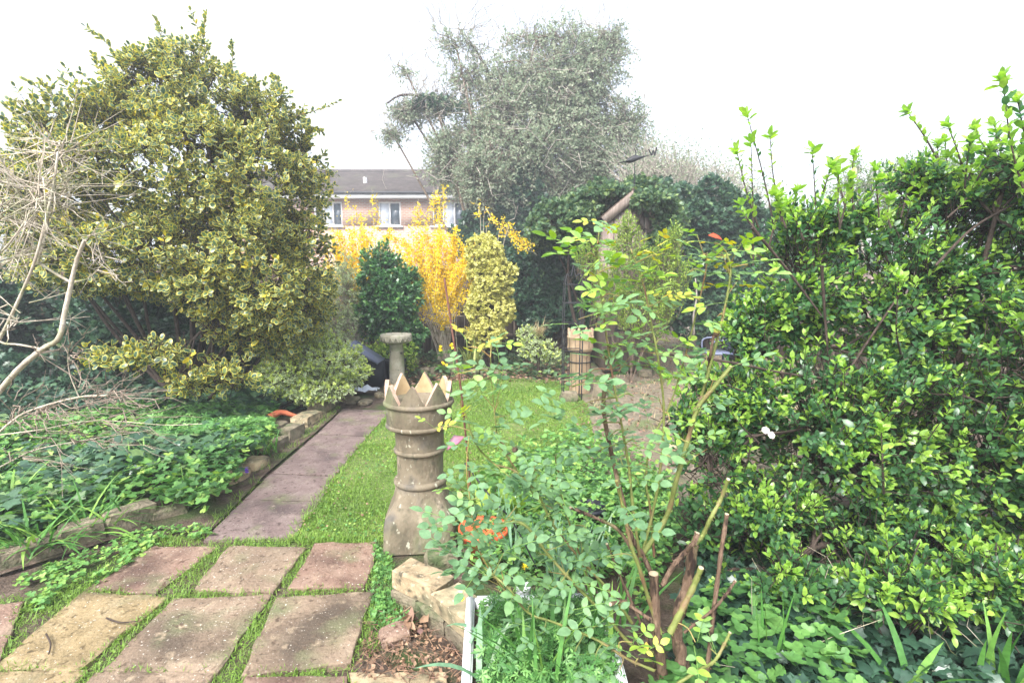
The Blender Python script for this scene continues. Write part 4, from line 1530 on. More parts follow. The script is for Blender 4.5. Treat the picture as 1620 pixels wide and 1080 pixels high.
ring('collar', zcol, .136, .017, cp_root)
ring('collar', znk, .138, .011, cp_root)
ring('collar', zr2, .178, .012, cp_root)
ring('collar', zrim - .012, .186, .013, cp_root)
m = MB()
lathe(m, (cx, cy, 0), [(.134, zr2 - .035), (.150, zr2 - .03), (.172, zr2 - .012), (.182, zr2 + .01), (.184, zrim - .02), (.186, zrim), (.165, zrim + .002), (.16, zr2), (.12, zr2 - .06)], 48)
m.build('upper_shaft', M['pot'], cp_root, smooth=True)
npt = 8
for k in range(npt):
    m, mi, me_ = MB(), MB(), MB()
    a0 = 2 * math.pi * (k - .5) / npt - math.pi / 2 - .02
    a1 = a0 + 2 * math.pi / npt
    ro, ri = .188, .166
    z0, zp = zrim - .002, zrim + .118 + R.normal() * .006
    N = 8
    prev = None
    for i in range(N + 1):
        t = i / N
        a = a0 + (a1 - a0) * t
        hgt_ = z0 + (zp - z0) * (1 - abs(2 * t - 1)) * .985 + .004 + (R.normal() * .0022 if 0 < i < N else 0) - (.006 if i == N // 2 else 0)
        o_b = np.array([cx + ro * math.cos(a), cy + ro * math.sin(a), z0]); o_t = np.array([cx + ro * math.cos(a), cy + ro * math.sin(a), hgt_])
        i_b = np.array([cx + ri * math.cos(a), cy + ri * math.sin(a), z0]); i_t = np.array([cx + ri * math.cos(a), cy + ri * math.sin(a), hgt_])
        if prev is not None:
            pob, pot_, pib, pit = prev
            m.add([pob, o_b, o_t, pot_], [(0, 1, 2), (0, 2, 3)])
            mi.add([pib, i_b, i_t, pit], [(0, 2, 1), (0, 3, 2)])
            me_.add([pot_, o_t, i_t, pit], [(0, 1, 2), (0, 2, 3)])
        prev = (o_b, o_t, i_b, i_t)
    cpk = m.build('crown_point', M['pot'], cp_root, smooth=True)
    mi.build('inner_face', M['pot_in'], cpk, smooth=True)
    me_.build('cut_edge', M['clay_edge'], cpk)

# second, buff terracotta crown pot -------------------------
c2 = P(917, 625, 6.7)
c2x, c2y = c2[0], 6.7
tp = thing('crown_chimney_pot', 'buff terracotta chimney pot with jagged crown and wire band at the far lawn edge', 'chimney pot', (c2x, c2y, 0))
m = MB()
lathe(m, (c2x, c2y, 0), [(.14, 0), (.14, .05), (.135, .1), (.135, .52), (.15, .55), (.172, .57), (.176, .60), (.17, .62), (.172, .72), (.18, .735), (.172, .75), (.15, .75), (.14, .6)], 32)
m.build('body', M['terracotta'], tp, smooth=True)
for k in range(10):
    a0 = 2 * math.pi * k / 10
    a1 = a0 + 2 * math.pi / 10
    m = MB()
    tri = lambda r: [np.array([c2x + r * math.cos(a0), c2y + r * math.sin(a0), .748]), np.array([c2x + r * math.cos(a1), c2y + r * math.sin(a1), .748]), np.array([c2x + r * math.cos((a0 + a1) / 2), c2y + r * math.sin((a0 + a1) / 2), .85])]
    o_, i_ = tri(.172), tri(.148)
    m.add(o_ + i_, [(0, 1, 2), (3, 5, 4), (0, 2, 5), (0, 5, 3), (1, 4, 5), (1, 5, 2)])
    m.build('crown_point', M['terracotta'], tp)
for z in (.54, .41):
    m = MB()
    lathe(m, (c2x, c2y, 0), [(.142, z - .006), (.15, z - .006), (.15, z + .006), (.142, z + .006)], 32)
    m.build('wire_band', M['iron'], tp)
for k in range(12):
    m = MB()
    a = 2 * math.pi * k / 12
    tube(m, [np.array([c2x + .139 * math.cos(a), c2y + .139 * math.sin(a), .03]), np.array([c2x + .139 * math.cos(a), c2y + .139 * math.sin(a), .54]), np.array([c2x + .178 * math.cos(a), c2y + .178 * math.sin(a), .6]), np.array([c2x + .178 * math.cos(a), c2y + .178 * math.sin(a), .73])], .0025, .0025, 4)
    m.build('wire', M['iron'], tp)

# wire obelisk
ox = P(904, 630, 6.3)[0]
ob = thing('garden_obelisk', 'slender black wire obelisk with a pointed top in front of the dark ivy', 'obelisk', (ox, 6.3, 0))
ztop = P(904, 418, 6.3)[2]
zr = P(904, 450, 6.3)[2]
for sx, sy in ((-1, -1), (-1, 1), (1, -1), (1, 1)):
    m = MB()
    tube(m, smoothline([(ox + sx * .11, 6.3 + sy * .11, 0), (ox + sx * .105, 6.3 + sy * .105, zr), (ox + sx * .03, 6.3 + sy * .03, zr + .1), (ox, 6.3, ztop)], 4), .008, .006, 5)
    m.build('leg', M['iron'], ob)
for z in (.3, .62, .95, 1.2, zr):
    m = MB()
    q = [(ox - .11, 6.19, z), (ox + .11, 6.19, z), (ox + .11, 6.41, z), (ox - .11, 6.41, z), (ox - .11, 6.19, z)]
    for a, b in zip(q[:-1], q[1:]): tube(m, [a, b], .006, .006, 4)
    m.build('hoop', M['iron'], ob)
m = MB(); lathe(m, (ox, 6.3, ztop), [(.001, -.02), (.014, 0), (.001, .03)], 10); m.build('finial', M['iron'], ob)

# bricks / rough stones at right of the lawn
gr = 'rough stones beyond the lawn'
for i, (x, y, d, lab) in enumerate([(900, 628, (.2, .16, .14), 'rough stone at the foot of the buff chimney pot'), (955, 618, (.25, .2, .3), 'upright rough stone right beside the buff chimney pot'),
                                    (975, 640, (.3, .2, .16), 'brown rubble stone behind the rose stems'), (1075, 715, (.22, .2, .12), 'pale pinkish stone seen through the rose canes'),
                                    (915, 715, (.13, .1, .07), 'small white stone under the rose leaves'), (1020, 590, (.3, .2, .12), 'flat stone on the dry ground near the shed'),
                                    (1245, 650, (.3, .2, .14), 'pinkish stone glimpsed through the evergreen shrub')]):
    tag(stone('stone', M['sandstone'] if i in (3, 4, 6) else M['oldstone'], None, G(x, y, d[2] * .3), d, i * .9, i + 60), lab, 'stone', gr)

# ============================================================ SHED with weathervane
YS = 7.9
ap = P(1003, 308, YS); le = P(958, 346, YS); re = P(1046, 346, YS)
sx0, sx1 = le[0] + .04, re[0] - .04
sh_ = thing('garden_shed', 'narrow weathered wooden shed with a steep gable almost swallowed by ivy', 'shed', ((sx0 + sx1) / 2, YS, 0))
nb = 8
for k in range(nb):
    xa = sx0 + (sx1 - sx0) * k / nb
    xb = sx0 + (sx1 - sx0) * (k + 1) / nb - .008
    def roofz(x):
        return ap[2] - (ap[2] - le[2]) * abs(x - ap[0]) / (ap[0] - le[0]) - .03
    m = MB()
    y0 = YS + .04 + .004 * (k % 2)
    za, zb = roofz(xa), roofz(xb)
    V = [(xa, y0, .05), (xb, y0, .05), (xb, y0, zb), (xa, y0, za), (xa, y0 + .02, .05), (xb, y0 + .02, .05), (xb, y0 + .02, zb), (xa, y0 + .02, za)]
    m.add(V, [(0, 1, 2), (0, 2, 3), (4, 6, 5), (4, 7, 6), (0, 4, 5), (0, 5, 1), (3, 2, 6), (3, 6, 7), (0, 3, 7), (0, 7, 4), (1, 5, 6), (1, 6, 2)])
    m.build('board', M['wood'], sh_)
for e in (le, re):
    m = MB()
    d = np.array(e) - ap
    ln = np.linalg.norm(d)
    ang = math.atan2(d[2], d[0])
    c = (ap + e) / 2
    t_ = -ang
    obox(m, (c[0], YS + .0, c[2] - .01), (ln + .06, .025, .13), tilt=t_)
    m.build('barge_board', M['wood'], sh_)
    m = MB()
    obox(m, (c[0], YS + .75, c[2] + .075), (ln + .06, 1.5, .02), tilt=t_)
    m.build('roof_panel', M['fence'], sh_)
for xx in (sx0, sx1):
    m = MB(); obox(m, (xx, YS + .75, le[2] / 2), (.025, 1.38, le[2] - .1)); m.build('side_wall', M['wood'], sh_)
for z in (P(1000, 370, YS)[2], .7):
    m = MB(); obox(m, (ap[0] - .08, YS + .03, z), (.3, .008, .035), tilt=-.25 if z > 1 else 0); m.build('hinge', M['iron'], sh_)
# weathervane
wv = thing('weathervane', 'black bird weathervane with a letter W above the ivy on the shed ridge', 'weathervane', tuple(ap))
zv = P(1000, 255, YS)[2]
m = MB(); tube(m, [ap, (ap[0], YS, zv + .02)], .008, .006, 6); m.build('rod', M['iron'], wv)
m = MB()
bird = [P(x, y, YS) for x, y in ((977, 258), (989, 255), (996, 249), (1004, 245), (1012, 247), (1027, 246), (1012, 252), (1003, 256), (997, 258), (990, 257))]
bd = MB()
n_ = len(bird)
Vf = [b + np.array([0, -.012, 0]) for b in bird] + [b + np.array([0, .012, 0]) for b in bird]
cf = np.mean(bird, 0)
Vf += [cf + np.array([0, -.03, 0]), cf + np.array([0, .03, 0])]
T = []
for k in range(n_):
    j = (k + 1) % n_
    T += [(k, j, 2 * n_), (n_ + j, n_ + k, 2 * n_ + 1), (k, n_ + k, n_ + j), (k, n_ + j, j)]
bd.add(Vf, T)
tube(bd, smoothline([P(1004, 248, YS), P(1006, 242, YS), P(1003, 234, YS)], 4), .012, .005, 5)
bd.build('bird', M['iron'], wv)
m = MB(); tube(m, [P(1010, 250, YS), P(1034, 244, YS)], .006, .006, 5); m.build('arm', M['iron'], wv)
m = MB()
wpts = [(1026, 236), (1031, 246), (1033.5, 238), (1036, 246), (1039, 233)]
for a, b in zip(wpts[:-1], wpts[1:]): tube(m, [P(*a, YS), P(*b, YS)], .011, .011, 5)
m.build('letter_w', M['iron'], wv)

# ivy on and around the shed
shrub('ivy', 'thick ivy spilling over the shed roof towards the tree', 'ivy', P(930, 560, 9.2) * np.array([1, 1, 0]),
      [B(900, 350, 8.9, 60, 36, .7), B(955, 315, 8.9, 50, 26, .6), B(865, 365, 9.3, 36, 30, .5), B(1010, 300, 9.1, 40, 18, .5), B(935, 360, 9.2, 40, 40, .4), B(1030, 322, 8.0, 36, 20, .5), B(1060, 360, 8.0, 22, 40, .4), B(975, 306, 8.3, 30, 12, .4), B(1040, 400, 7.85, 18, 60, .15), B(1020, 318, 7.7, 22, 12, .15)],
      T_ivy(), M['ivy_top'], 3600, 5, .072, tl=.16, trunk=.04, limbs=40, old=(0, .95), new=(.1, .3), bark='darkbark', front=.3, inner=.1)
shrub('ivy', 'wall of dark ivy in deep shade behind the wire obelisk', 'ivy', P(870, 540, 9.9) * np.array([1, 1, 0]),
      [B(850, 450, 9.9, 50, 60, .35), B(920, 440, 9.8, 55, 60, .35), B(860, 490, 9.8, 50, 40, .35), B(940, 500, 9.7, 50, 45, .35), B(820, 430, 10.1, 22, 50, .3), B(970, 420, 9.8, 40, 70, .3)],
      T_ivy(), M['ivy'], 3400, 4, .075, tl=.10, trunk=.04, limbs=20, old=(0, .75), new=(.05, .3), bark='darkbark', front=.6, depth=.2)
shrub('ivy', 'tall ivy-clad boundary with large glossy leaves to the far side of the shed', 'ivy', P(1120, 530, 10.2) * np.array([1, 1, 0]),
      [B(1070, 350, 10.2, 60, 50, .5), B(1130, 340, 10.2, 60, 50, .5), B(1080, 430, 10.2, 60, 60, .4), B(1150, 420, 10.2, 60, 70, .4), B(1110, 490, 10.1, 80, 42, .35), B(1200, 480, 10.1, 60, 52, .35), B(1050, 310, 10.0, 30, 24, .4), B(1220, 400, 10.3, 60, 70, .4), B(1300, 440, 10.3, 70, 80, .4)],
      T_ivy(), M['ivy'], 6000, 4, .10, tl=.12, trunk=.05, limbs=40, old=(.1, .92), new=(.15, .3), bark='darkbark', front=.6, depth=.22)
iv = [P(1098, 528, 9.55), P(1097, 500, 9.5), P(1102, 470, 9.55), P(1100, 440, 9.6)]
m = MB(); tube(m, smoothline(iv, 5), .02, .012, 6); tag(m.build('climbing_stem', M['greytwig']), 'bare pale climbing stem winding up the ivy wall', 'stem')
# lime upright shrub in front of shed
lsh = shrub('lime_shrub', 'upright shrub of thin yellow-green shoots in front of the shed boards', 'shrub', P(1000, 560, 7.3) * np.array([1, 1, 0]),
            [B(1000, 420, 7.3, 40, 60, .3, .8), B(1050, 440, 7.3, 40, 60, .3), B(960, 450, 7.2, 30, 50, .25, .6), B(990, 360, 7.3, 16, 30, .15, .8), B(1065, 390, 7.3, 16, 40, .15), B(1020, 490, 7.2, 50, 40, .3, .7), B(925, 400, 7.2, 26, 16, .15)],
            T_leaf(.22), M['lime'], 1150, 11, .042, tl=.24, trunk=.008, limbs=14, bark='bark', lift=1.5, old=(.1, 1), new=(0, 0), spread=(55, 30))

# garden chair, dark pot on the dry ground at right
chx = P(1140, 590, 7.6)[0]
ch = thing('garden_chair', 'blue-grey plastic garden chair standing on the dry ground behind the rose', 'chair', (chx, 7.6, 0))
m = MB(); obox(m, (chx - .06, 7.6, .40), (.40, .42, .03)); m.build('seat', M['slate'], ch)
m = MB(); obox(m, (chx + .13, 7.6, .62), (.03, .40, .42), tilt=.2); m.build('backrest', M['slate'], ch)
for sx, sy in ((-.24, -.18), (-.24, .18), (.1, -.18), (.1, .18)):
    m = MB(); obox(m, (chx + sx, 7.6 + sy, .2), (.03, .03, .4)); m.build('leg', M['slate'], ch)
for sy in (-.2, .2):
    m = MB(); tube(m, smoothline([(chx - .22, 7.6 + sy, .4), (chx - .2, 7.6 + sy, .58), (chx + .12, 7.6 + sy, .6)], 4), .014, .014, 6); m.build('armrest', M['slate'], ch)
m = MB(); c = P(1168, 600, 7.4)
lathe(m, (c[0], 7.4, 0), [(.001, 0), (.13, 0), (.17, .36), (.185, .36), (.185, .4), (.16, .4), (.001, .37)], 24)
tag(m.build('plant_pot', M['black']), 'round black pot beside the blue-grey chair', 'plant pot')
# dry grass tufts on that ground
m = MB()
pts = scatter([G(1000, 560), G(1020, 530), G(1300, 528), G(1350, 640), G(1050, 700), G(930, 640)], 2600)
n = len(pts)
blades(m, z3(pts, 0), R.random(n) * 6.28, R.uniform(.04, .16, n), R.uniform(.1, .9, n), .005, seg=2)
m.build('dry_grass', M['straw'], kind='stuff')
m = MB()
pts = scatter([G(930, 600), G(1020, 530), G(1300, 528), G(1350, 640), G(1200, 800), G(1000, 780), G(905, 700)], 5000)
put(m, T_quad(.4), flatleaves(z3(pts, R.uniform(.0, .03, len(pts))), .035, .8))
m.build('leaf_litter', M['litter'], kind='stuff')

# right-hand boundary fence
rf = thing('side_fence', 'pale board fence glimpsed behind the big evergreen shrub', 'fence', (5.2, 6.0, 0))
for k in range(46):
    m = MB(); obox(m, (5.2 + .01 * (k % 2), 1.6 + k * .19, .8), (.02, .18, 1.6 + .01 * (k % 3))); m.build('board', M['wood'], rf)
for k in range(5):
    m = MB(); obox(m, (5.26, 1.6 + k * 2.1, .85), (.09, .09, 1.7)); m.build('post', M['wood'], rf)

# ============================================================ HOUSE behind
YH = 24.0
ez = P(600, 309, YH)[2]
xl, xr = P(330, 400, YH)[0], P(960, 400, YH)[0]
hs_ = thing('brick_house', 'red brick terraced house with a grey tiled roof beyond the far fence', 'house', ((xl + xr) / 2, YH, 0))
M['brick'] = None


def brickmat():
    m, n, out = newmat('red_brick')
    tc = n.nodes.new('ShaderNodeTexCoord')
    mp = n.nodes.new('ShaderNodeMapping')
    mp.inputs['Rotation'].default_value = (math.radians(90), 0, 0)
    n.links.new(tc.outputs['Object'], mp.inputs[0])
    br = n.nodes.new('ShaderNodeTexBrick')
    br.inputs['Color1'].default_value = (.33, .12, .075, 1)
    br.inputs['Color2'].default_value = (.42, .19, .12, 1)
    br.inputs['Mortar'].default_value = (.38, .32, .27, 1)
    br.inputs['Scale'].default_value = 1
    br.inputs['Mortar Size'].default_value = .021
    br.inputs['Brick Width'].default_value = .225
    br.inputs['Row Height'].default_value = .075
    n.links.new(mp.outputs[0], br.inputs['Vector'])
    b = n.nodes.new('ShaderNodeBsdfPrincipled')
    b.inputs['Roughness'].default_value = .9
    n.links.new(br.outputs[0], b.inputs['Base Color'])
    bp = n.nodes.new('ShaderNodeBump')
    bp.inputs['Strength'].default_value = .4
    n.links.new(br.outputs['Fac'], bp.inputs['Height'])
    bp.invert = True
    n.links.new(bp.outputs[0], b.inputs['Normal'])
    n.links.new(b.outputs[0], out.inputs[0])
    return m


M['brick'] = brickmat()
M['roof'] = surf('grey_roof_tile', [(.3, (.05, .042, .04)), (.5, (.08, .066, .062)), (.7, (.12, .10, .095))], 3, .9, .4, 20, second=[((.10, .10, .07), 1.2, .55, .7)], byobj=.08)
M['whitepaint'] = surf('white_paint', [(.3, (.72, .72, .72)), (.7, (.8, .8, .8))], 4, .5, 0, 10)
M['glass'] = surf('window_glass', [(.3, (.05, .07, .09)), (.7, (.09, .12, .15))], 2, .06, 0, 10, spec=.8)
M['curtain'] = surf('net_curtain', [(.3, (.42, .47, .55)), (.7, (.62, .66, .72))], 4, .8, .3, 6, stretch=(4, 1, .2))
wins = [(496, 541, 320, 358, 3), (598, 634, 318, 357, 2), (684, 736, 319, 357, 3), (800, 850, 319, 357, 3), (400, 440, 319, 357, 2)]
# wall in pieces round the openings: butt-jointed panels
wz0, wz1 = P(600, 357.5, YH)[2], P(600, 319, YH)[2]
wx = sorted([(P(a, 330, YH)[0], P(b, 330, YH)[0], k) for a, b, _, _, k in wins])


def wallpiece(x0, x1, z0, z1):
    m = MB(); obox(m, ((x0 + x1) / 2, YH + .15, (z0 + z1) / 2), (x1 - x0, .3, z1 - z0)); m.build('wall', M['brick'], hs_)


wallpiece(xl, xr, 0, wz0)
wallpiece(xl, xr, wz1, ez + .02)
cur = xl
for a, b, k in wx:
    wallpiece(cur, a, wz0, wz1)
    cur = b
wallpiece(cur, xr, wz0, wz1)
for a, b, k in wx:
    fr = MB()
    t_ = .07
    zc_ = (wz0 + wz1) / 2
    for (c_, d_) in (((a + t_ / 2, YH + .1, zc_), (t_, .08, wz1 - wz0)), ((b - t_ / 2, YH + .1, zc_), (t_, .08, wz1 - wz0)),
                     (((a + b) / 2, YH + .1, wz1 - t_ / 2), (b - a - 2 * t_, .08, t_)), (((a + b) / 2, YH + .1, wz0 + t_ / 2), (b - a - 2 * t_, .08, t_))):
        obox(fr, c_, d_)
    for j in range(1, k):
        obox(fr, (a + (b - a) * j / k, YH + .1, zc_), (.06, .07, wz1 - wz0 - 2 * t_))
    wn = fr.build('window', M['whitepaint'], hs_)
    for j in range(k):
        pa = a + (b - a) * j / k + .035; pb = a + (b - a) * (j + 1) / k - .035
        g = MB(); obox(g, ((pa + pb) / 2, YH + .12, zc_), (pb - pa, .01, wz1 - wz0 - .12)); g.build('pane', M['curtain'] if (j + k) % 2 == 0 else M['glass'], wn)
    g = MB(); obox(g, ((a + b) / 2, YH - .03, wz0 - .04), (b - a + .2, .12, .07)); g.build('sill', M['whitepaint'], wn)
m = MB(); obox(m, ((xl + xr) / 2, YH - .34, ez - .08), (xr - xl, .04, .22)); m.build('fascia', M['whitepaint'], hs_)
m = MB(); tube(m, [np.array([xl, YH - .42, ez + .05]), np.array([xr, YH - .42, ez + .05])], .06, .06, 8); m.build('gutter', M['iron'], hs_)
m = MB(); obox(m, ((xl + xr) / 2, YH - .16, ez - .155), (xr - xl, .32, .02)); m.build('soffit', M['whitepaint'], hs_)
rz1 = P(600, 272, YH + 4.2)[2]
# roof as stepped courses
rf_ = thing_roof = MB()
nco = 22
for k in range(nco):
    t0, t1 = k / nco, (k + 1) / nco
    y0, y1 = YH - .4 + 4.6 * t0, YH - .4 + 4.6 * t1
    z0, z1 = ez + .08 + (rz1 - ez - .08) * t0, ez + .08 + (rz1 - ez - .08) * t1
    m = MB()
    V = [(xl, y0, z0 + .04), (xr, y0, z0 + .04), (xr, y1 + .04, z1 + .0), (xl, y1 + .04, z1 + .0), (xl, y0, z0 - .02), (xr, y0, z0 - .02), (xr, y1, z1 - .05), (xl, y1, z1 - .05)]
    m.add(V, [(0, 1, 2), (0, 2, 3), (4, 6, 5), (4, 7, 6), (0, 4, 5), (0, 5, 1), (1, 5, 6), (1, 6, 2), (0, 3, 7), (0, 7, 4), (3, 2, 6), (3, 6, 7)])
    m.build('tile_course', M['roof'], hs_)
m = MB(); tube(m, [np.array([xl, YH + 4.2, rz1 + .03]), np.array([xr, YH + 4.2, rz1 + .03])], .11, .11, 8); m.build('ridge', M['roof'], hs_)
vp = P(578, 296, YH + 1.4)
m = MB(); tube(m, [vp, vp + np.array([0, 0, .45])], .09, .09, 10); m.build('vent_pipe', M['whitepaint'], hs_)
m = MB()
obox(m, ((xl + xr) / 2, YH + 8.9, 2.5), (xr - xl, .3, 5)); m.build('rear_wall', M['brick'], hs_)
m = MB()
m.add([(xl, YH + 4.2, rz1), (xr, YH + 4.2, rz1), (xr, YH + 9, ez), (xl, YH + 9, ez)], [(0, 1, 2), (0, 2, 3)]); m.build('rear_roof', M['roof'], hs_)
for xx in (xl, xr):
    m = MB()
    m.add([(xx, YH + .3, 0), (xx, YH + 8.8, 0), (xx, YH + 8.8, ez), (xx, YH + 4.2, rz1 - .1), (xx, YH + .3, ez)], [(0, 1, 2), (0, 2, 4), (4, 2, 3)]); m.build('gable_wall', M['brick'], hs_)

# ============================================================ BIG GREY TREE behind
YT = 15.5
tb = [B(850, 235, YT, 120, 100, 1.8), B(905, 130, YT, 85, 85, 1.3), B(820, 150, YT, 75, 75, 1.1, .8), B(800, 300, YT, 75, 60, 1.2), B(920, 260, YT, 80, 85, 1.3), B(760, 220, YT, 60, 60, .9, .7),
      B(740, 120, YT, 55, 50, .8, .35), B(690, 165, YT, 50, 25, .6, .6), B(645, 175, YT, 40, 25, .5, .7), B(960, 70, YT, 40, 40, .6, .7), B(980, 200, YT, 50, 60, .8, .5), B(720, 65, YT, 50, 30, .6, .2), B(850, 60, YT, 70, 35, .8, .3),
      B(620, 210, YT, 30, 25, .4, .35), B(1010, 260, YT, 50, 45, .7, .5), B(1000, 215, YT, 40, 50, .7, .35), B(1060, 280, YT, 60, 35, .7, .35), B(640, 110, YT, 30, 24, .4, .2), B(712, 250, YT, 45, 55, .8, 1.3), B(765, 325, YT, 32, 50, .8, 1.2), B(765, 270, YT - 1, 50, 60, .6)]
tree = shrub('grey_leaved_tree', 'large spreading tree with fine grey-green foliage and drooping twigs behind the garden', 'tree', P(825, 460, YT) * np.array([1, 1, 0]), tb, T_quad(.32), M['oldtree'], 12500, 6, .095,
             tl=.42, bark='bark', depth=.55, inner=.3, up=0, clump=.3, cf=2.2, trunk=.07, limbs=120, tw=.004, new=(.2, .5), old=(0, .8), spread=(80, 40), lift=0.0, hang=.3, upw=.3)
# main limbs and trunk
m = MB()
for pp_, r0, r1 in [([(825, 470), (822, 400), (815, 330), (835, 250), (860, 160), (880, 80)], .22, .04), ([(815, 330), (780, 250), (745, 180), (700, 160), (640, 150), (610, 165)], .09, .02),
                    ([(835, 250), (800, 180), (770, 110), (740, 60)], .12, .02), ([(822, 370), (880, 290), (940, 230), (990, 180)], .14, .03), ([(780, 250), (740, 250), (700, 235)], .07, .02),
                    ([(860, 160), (920, 100), (960, 50)], .09, .02), ([(830, 400), (870, 360), (900, 320), (915, 260), (925, 230)], .06, .03)]:
    tube(m, smoothline([P(x, y, YT + R.uniform(-.3, .3)) for x, y in pp_], 5), r0, r1, 8, lump=.08)
m.build('limbs', M['darkbark'], tree)
m = MB()
n = 450
k = R.choice(len(tb), n, p=np.array([b[1][0] * b[1][2] for b in tb]) / sum(b[1][0] * b[1][2] for b in tb))
s = np.array([tb[i][0] for i in k]) + R.normal(size=(n, 3)) * np.array([tb[i][1] for i in k]) * .5
e = s + R.normal(size=(n, 3)) * np.array([.7, .7, .3]) + np.array([0, 0, -.35])
twigs(m, s, e, .011, .005, wob=.09, seg=4)
m.build('drooping_twigs', M['greytwig'], tree, kind='stuff')
# fine sky-line twigs
m = MB()
n = 520
idx = [0, 1, 2, 6, 7, 8, 9, 11, 12, 13, 15]
k = R.choice(idx, n)
u = nrm(R.normal(size=(n, 3)) + np.array([0, 0, .5]))
s = np.array([tb[i][0] + u[j] * tb[i][1] * .8 for j, i in enumerate(k)])
e = s + u * R.uniform(.5, 1.5, (n, 1)) + R.normal(size=(n, 3)) * .2
qx, qy, _ = project(e)
ok = (qx < 1040) | (qy > 190)
s, e = s[ok], e[ok]
twigs(m, s, e, .009, .004, wob=.07, seg=4)
m.build('outer_twigs', M['greytwig'], tree, kind='stuff')
shrub('ivy', 'dark ivy climbing the trunk of the grey-leaved tree', 'ivy', P(812, 470, YT - .3) * np.array([1, 1, 0]),
      [B(812, 370, YT - .5, 60, 60, .5), B(750, 380, YT - .5, 35, 40, .5), B(835, 300, YT - .6, 32, 50, .5), B(780, 350, YT - .5, 40, 50, .5), B(870, 420, YT - 1, 60, 40, .5), B(690, 165, YT - .2, 40, 12, .3, .6)],
      T_ivy(), M['ivy'], 3200, 4, .13, tl=.22, trunk=.08, limbs=20, old=(0, .85), new=(.05, .3), bark='bark')

# bare thicket right of the tree
bt = thing('bare_thicket', 'hazy leafless bush with fine grey-brown twigs beyond the ivy', 'shrub', P(1090, 400, 14) * np.array([1, 1, 0]))
m = MB()
n = 2600
s = np.array([P(x, y, 14 + R.uniform(-.8, .8)) for x, y in zip(R.uniform(1000, 1190, n), R.uniform(270, 400, n))])
e = s + nrm(R.normal(size=(n, 3)) * .5 + np.array([.1, 0, .9])) * R.uniform(.5, 1.5, (n, 1))
px, py, _ = project(e)
lim = 185 + np.clip(px - 1010, 0, 300) * .42 + R.uniform(-8, 45, n)
ok = (py > lim) & (px < 1240)
twigs(m, s[ok], e[ok], .011, .005, wob=.06, seg=4)
m.build('twigs', M['greytwig'], bt, kind='stuff')
q = e[ok]
m = MB()
qq = np.repeat(q, 5, 0) + R.normal(size=(len(q) * 5, 3)) * .16
put(m, T_quad(.35), stack(qq, R.normal(size=qq.shape), R.normal(size=qq.shape), R.uniform(.04, .08, len(qq)), R.random(len(qq))))
m.build('buds', M['oldtree'], bt, kind='stuff')
m = MB()
for k in range(14):
    x = R.uniform(1020, 1180)
    tube(m, smoothline([P(1090, 480, 14) * np.array([1, 1, 0]), P(1090 + (x - 1090) * .5, 400, 14), P(x, 300, 14)], 4), .03, .012, 5, cap=False)
m.build('stems', M['greytwig'], bt, kind='stuff')
# feathery tree at the back right
shrub('feathery_tree', 'soft light-green feathery tree top showing above the evergreen shrub', 'tree', P(1400, 460, 8.5) * np.array([1, 1, 0]),
      [B(1400, 285, 8.5, 70, 30, .5), B(1455, 265, 8.5, 45, 26, .4), B(1355, 262, 8.5, 12, 24, .15, .7), B(1340, 300, 8.5, 30, 20, .3), B(1500, 270, 8.5, 40, 30, .4), B(1420, 330, 8.5, 100, 40, .5)],
      T_leaf(.2), M['feather'], 1100, 7, .05, tl=.25, trunk=.03, limbs=40, bark='greytwig', old=(0, 1), new=(0, 0))

# ============================================================ BIG EVERGREEN SHRUB (right)
pb = [B(1450, 470, 2.9, 170, 150, .45), B(1260, 440, 3.0, 90, 120, .4), B(1600, 420, 2.8, 110, 160, .45), B(1330, 660, 2.7, 190, 150, .5), B(1160, 640, 2.8, 75, 95, .3), B(1560, 700, 2.5, 160, 170, .5),
      B(1180, 520, 3.0, 55, 70, .25), B(1400, 840, 2.4, 180, 90, .4), B(1300, 890, 2.3, 120, 50, .3), B(1480, 940, 2.2, 90, 35, .25), B(1250, 900, 2.1, 90, 55, .25, 1.6), B(1420, 915, 1.98, 110, 60, .25, 1.8), B(1570, 915, 1.93, 100, 65, .25, 1.8), B(1200, 800, 2.5, 110, 80, .35), B(1330, 345, 3.0, 90, 40, .25), B(1500, 320, 2.9, 90, 50, .3), B(1600, 250, 2.6, 45, 65, .25), B(1560, 330, 2.8, 50, 50, .25), B(1450, 280, 2.9, 50, 35, .2),
      B(1640, 560, 2.3, 70, 140, .4), B(1550, 880, 2.25, 110, 70, .35), B(1110, 600, 2.9, 40, 40, .2), B(1120, 720, 2.6, 60, 60, .25), B(1720, 700, 2.2, 90, 260, .5), B(1110, 820, 2.5, 60, 60, .2, .5), B(1080, 650, 2.7, 30, 50, .15, .5), B(1160, 900, 2.3, 60, 40, .2, .7)]
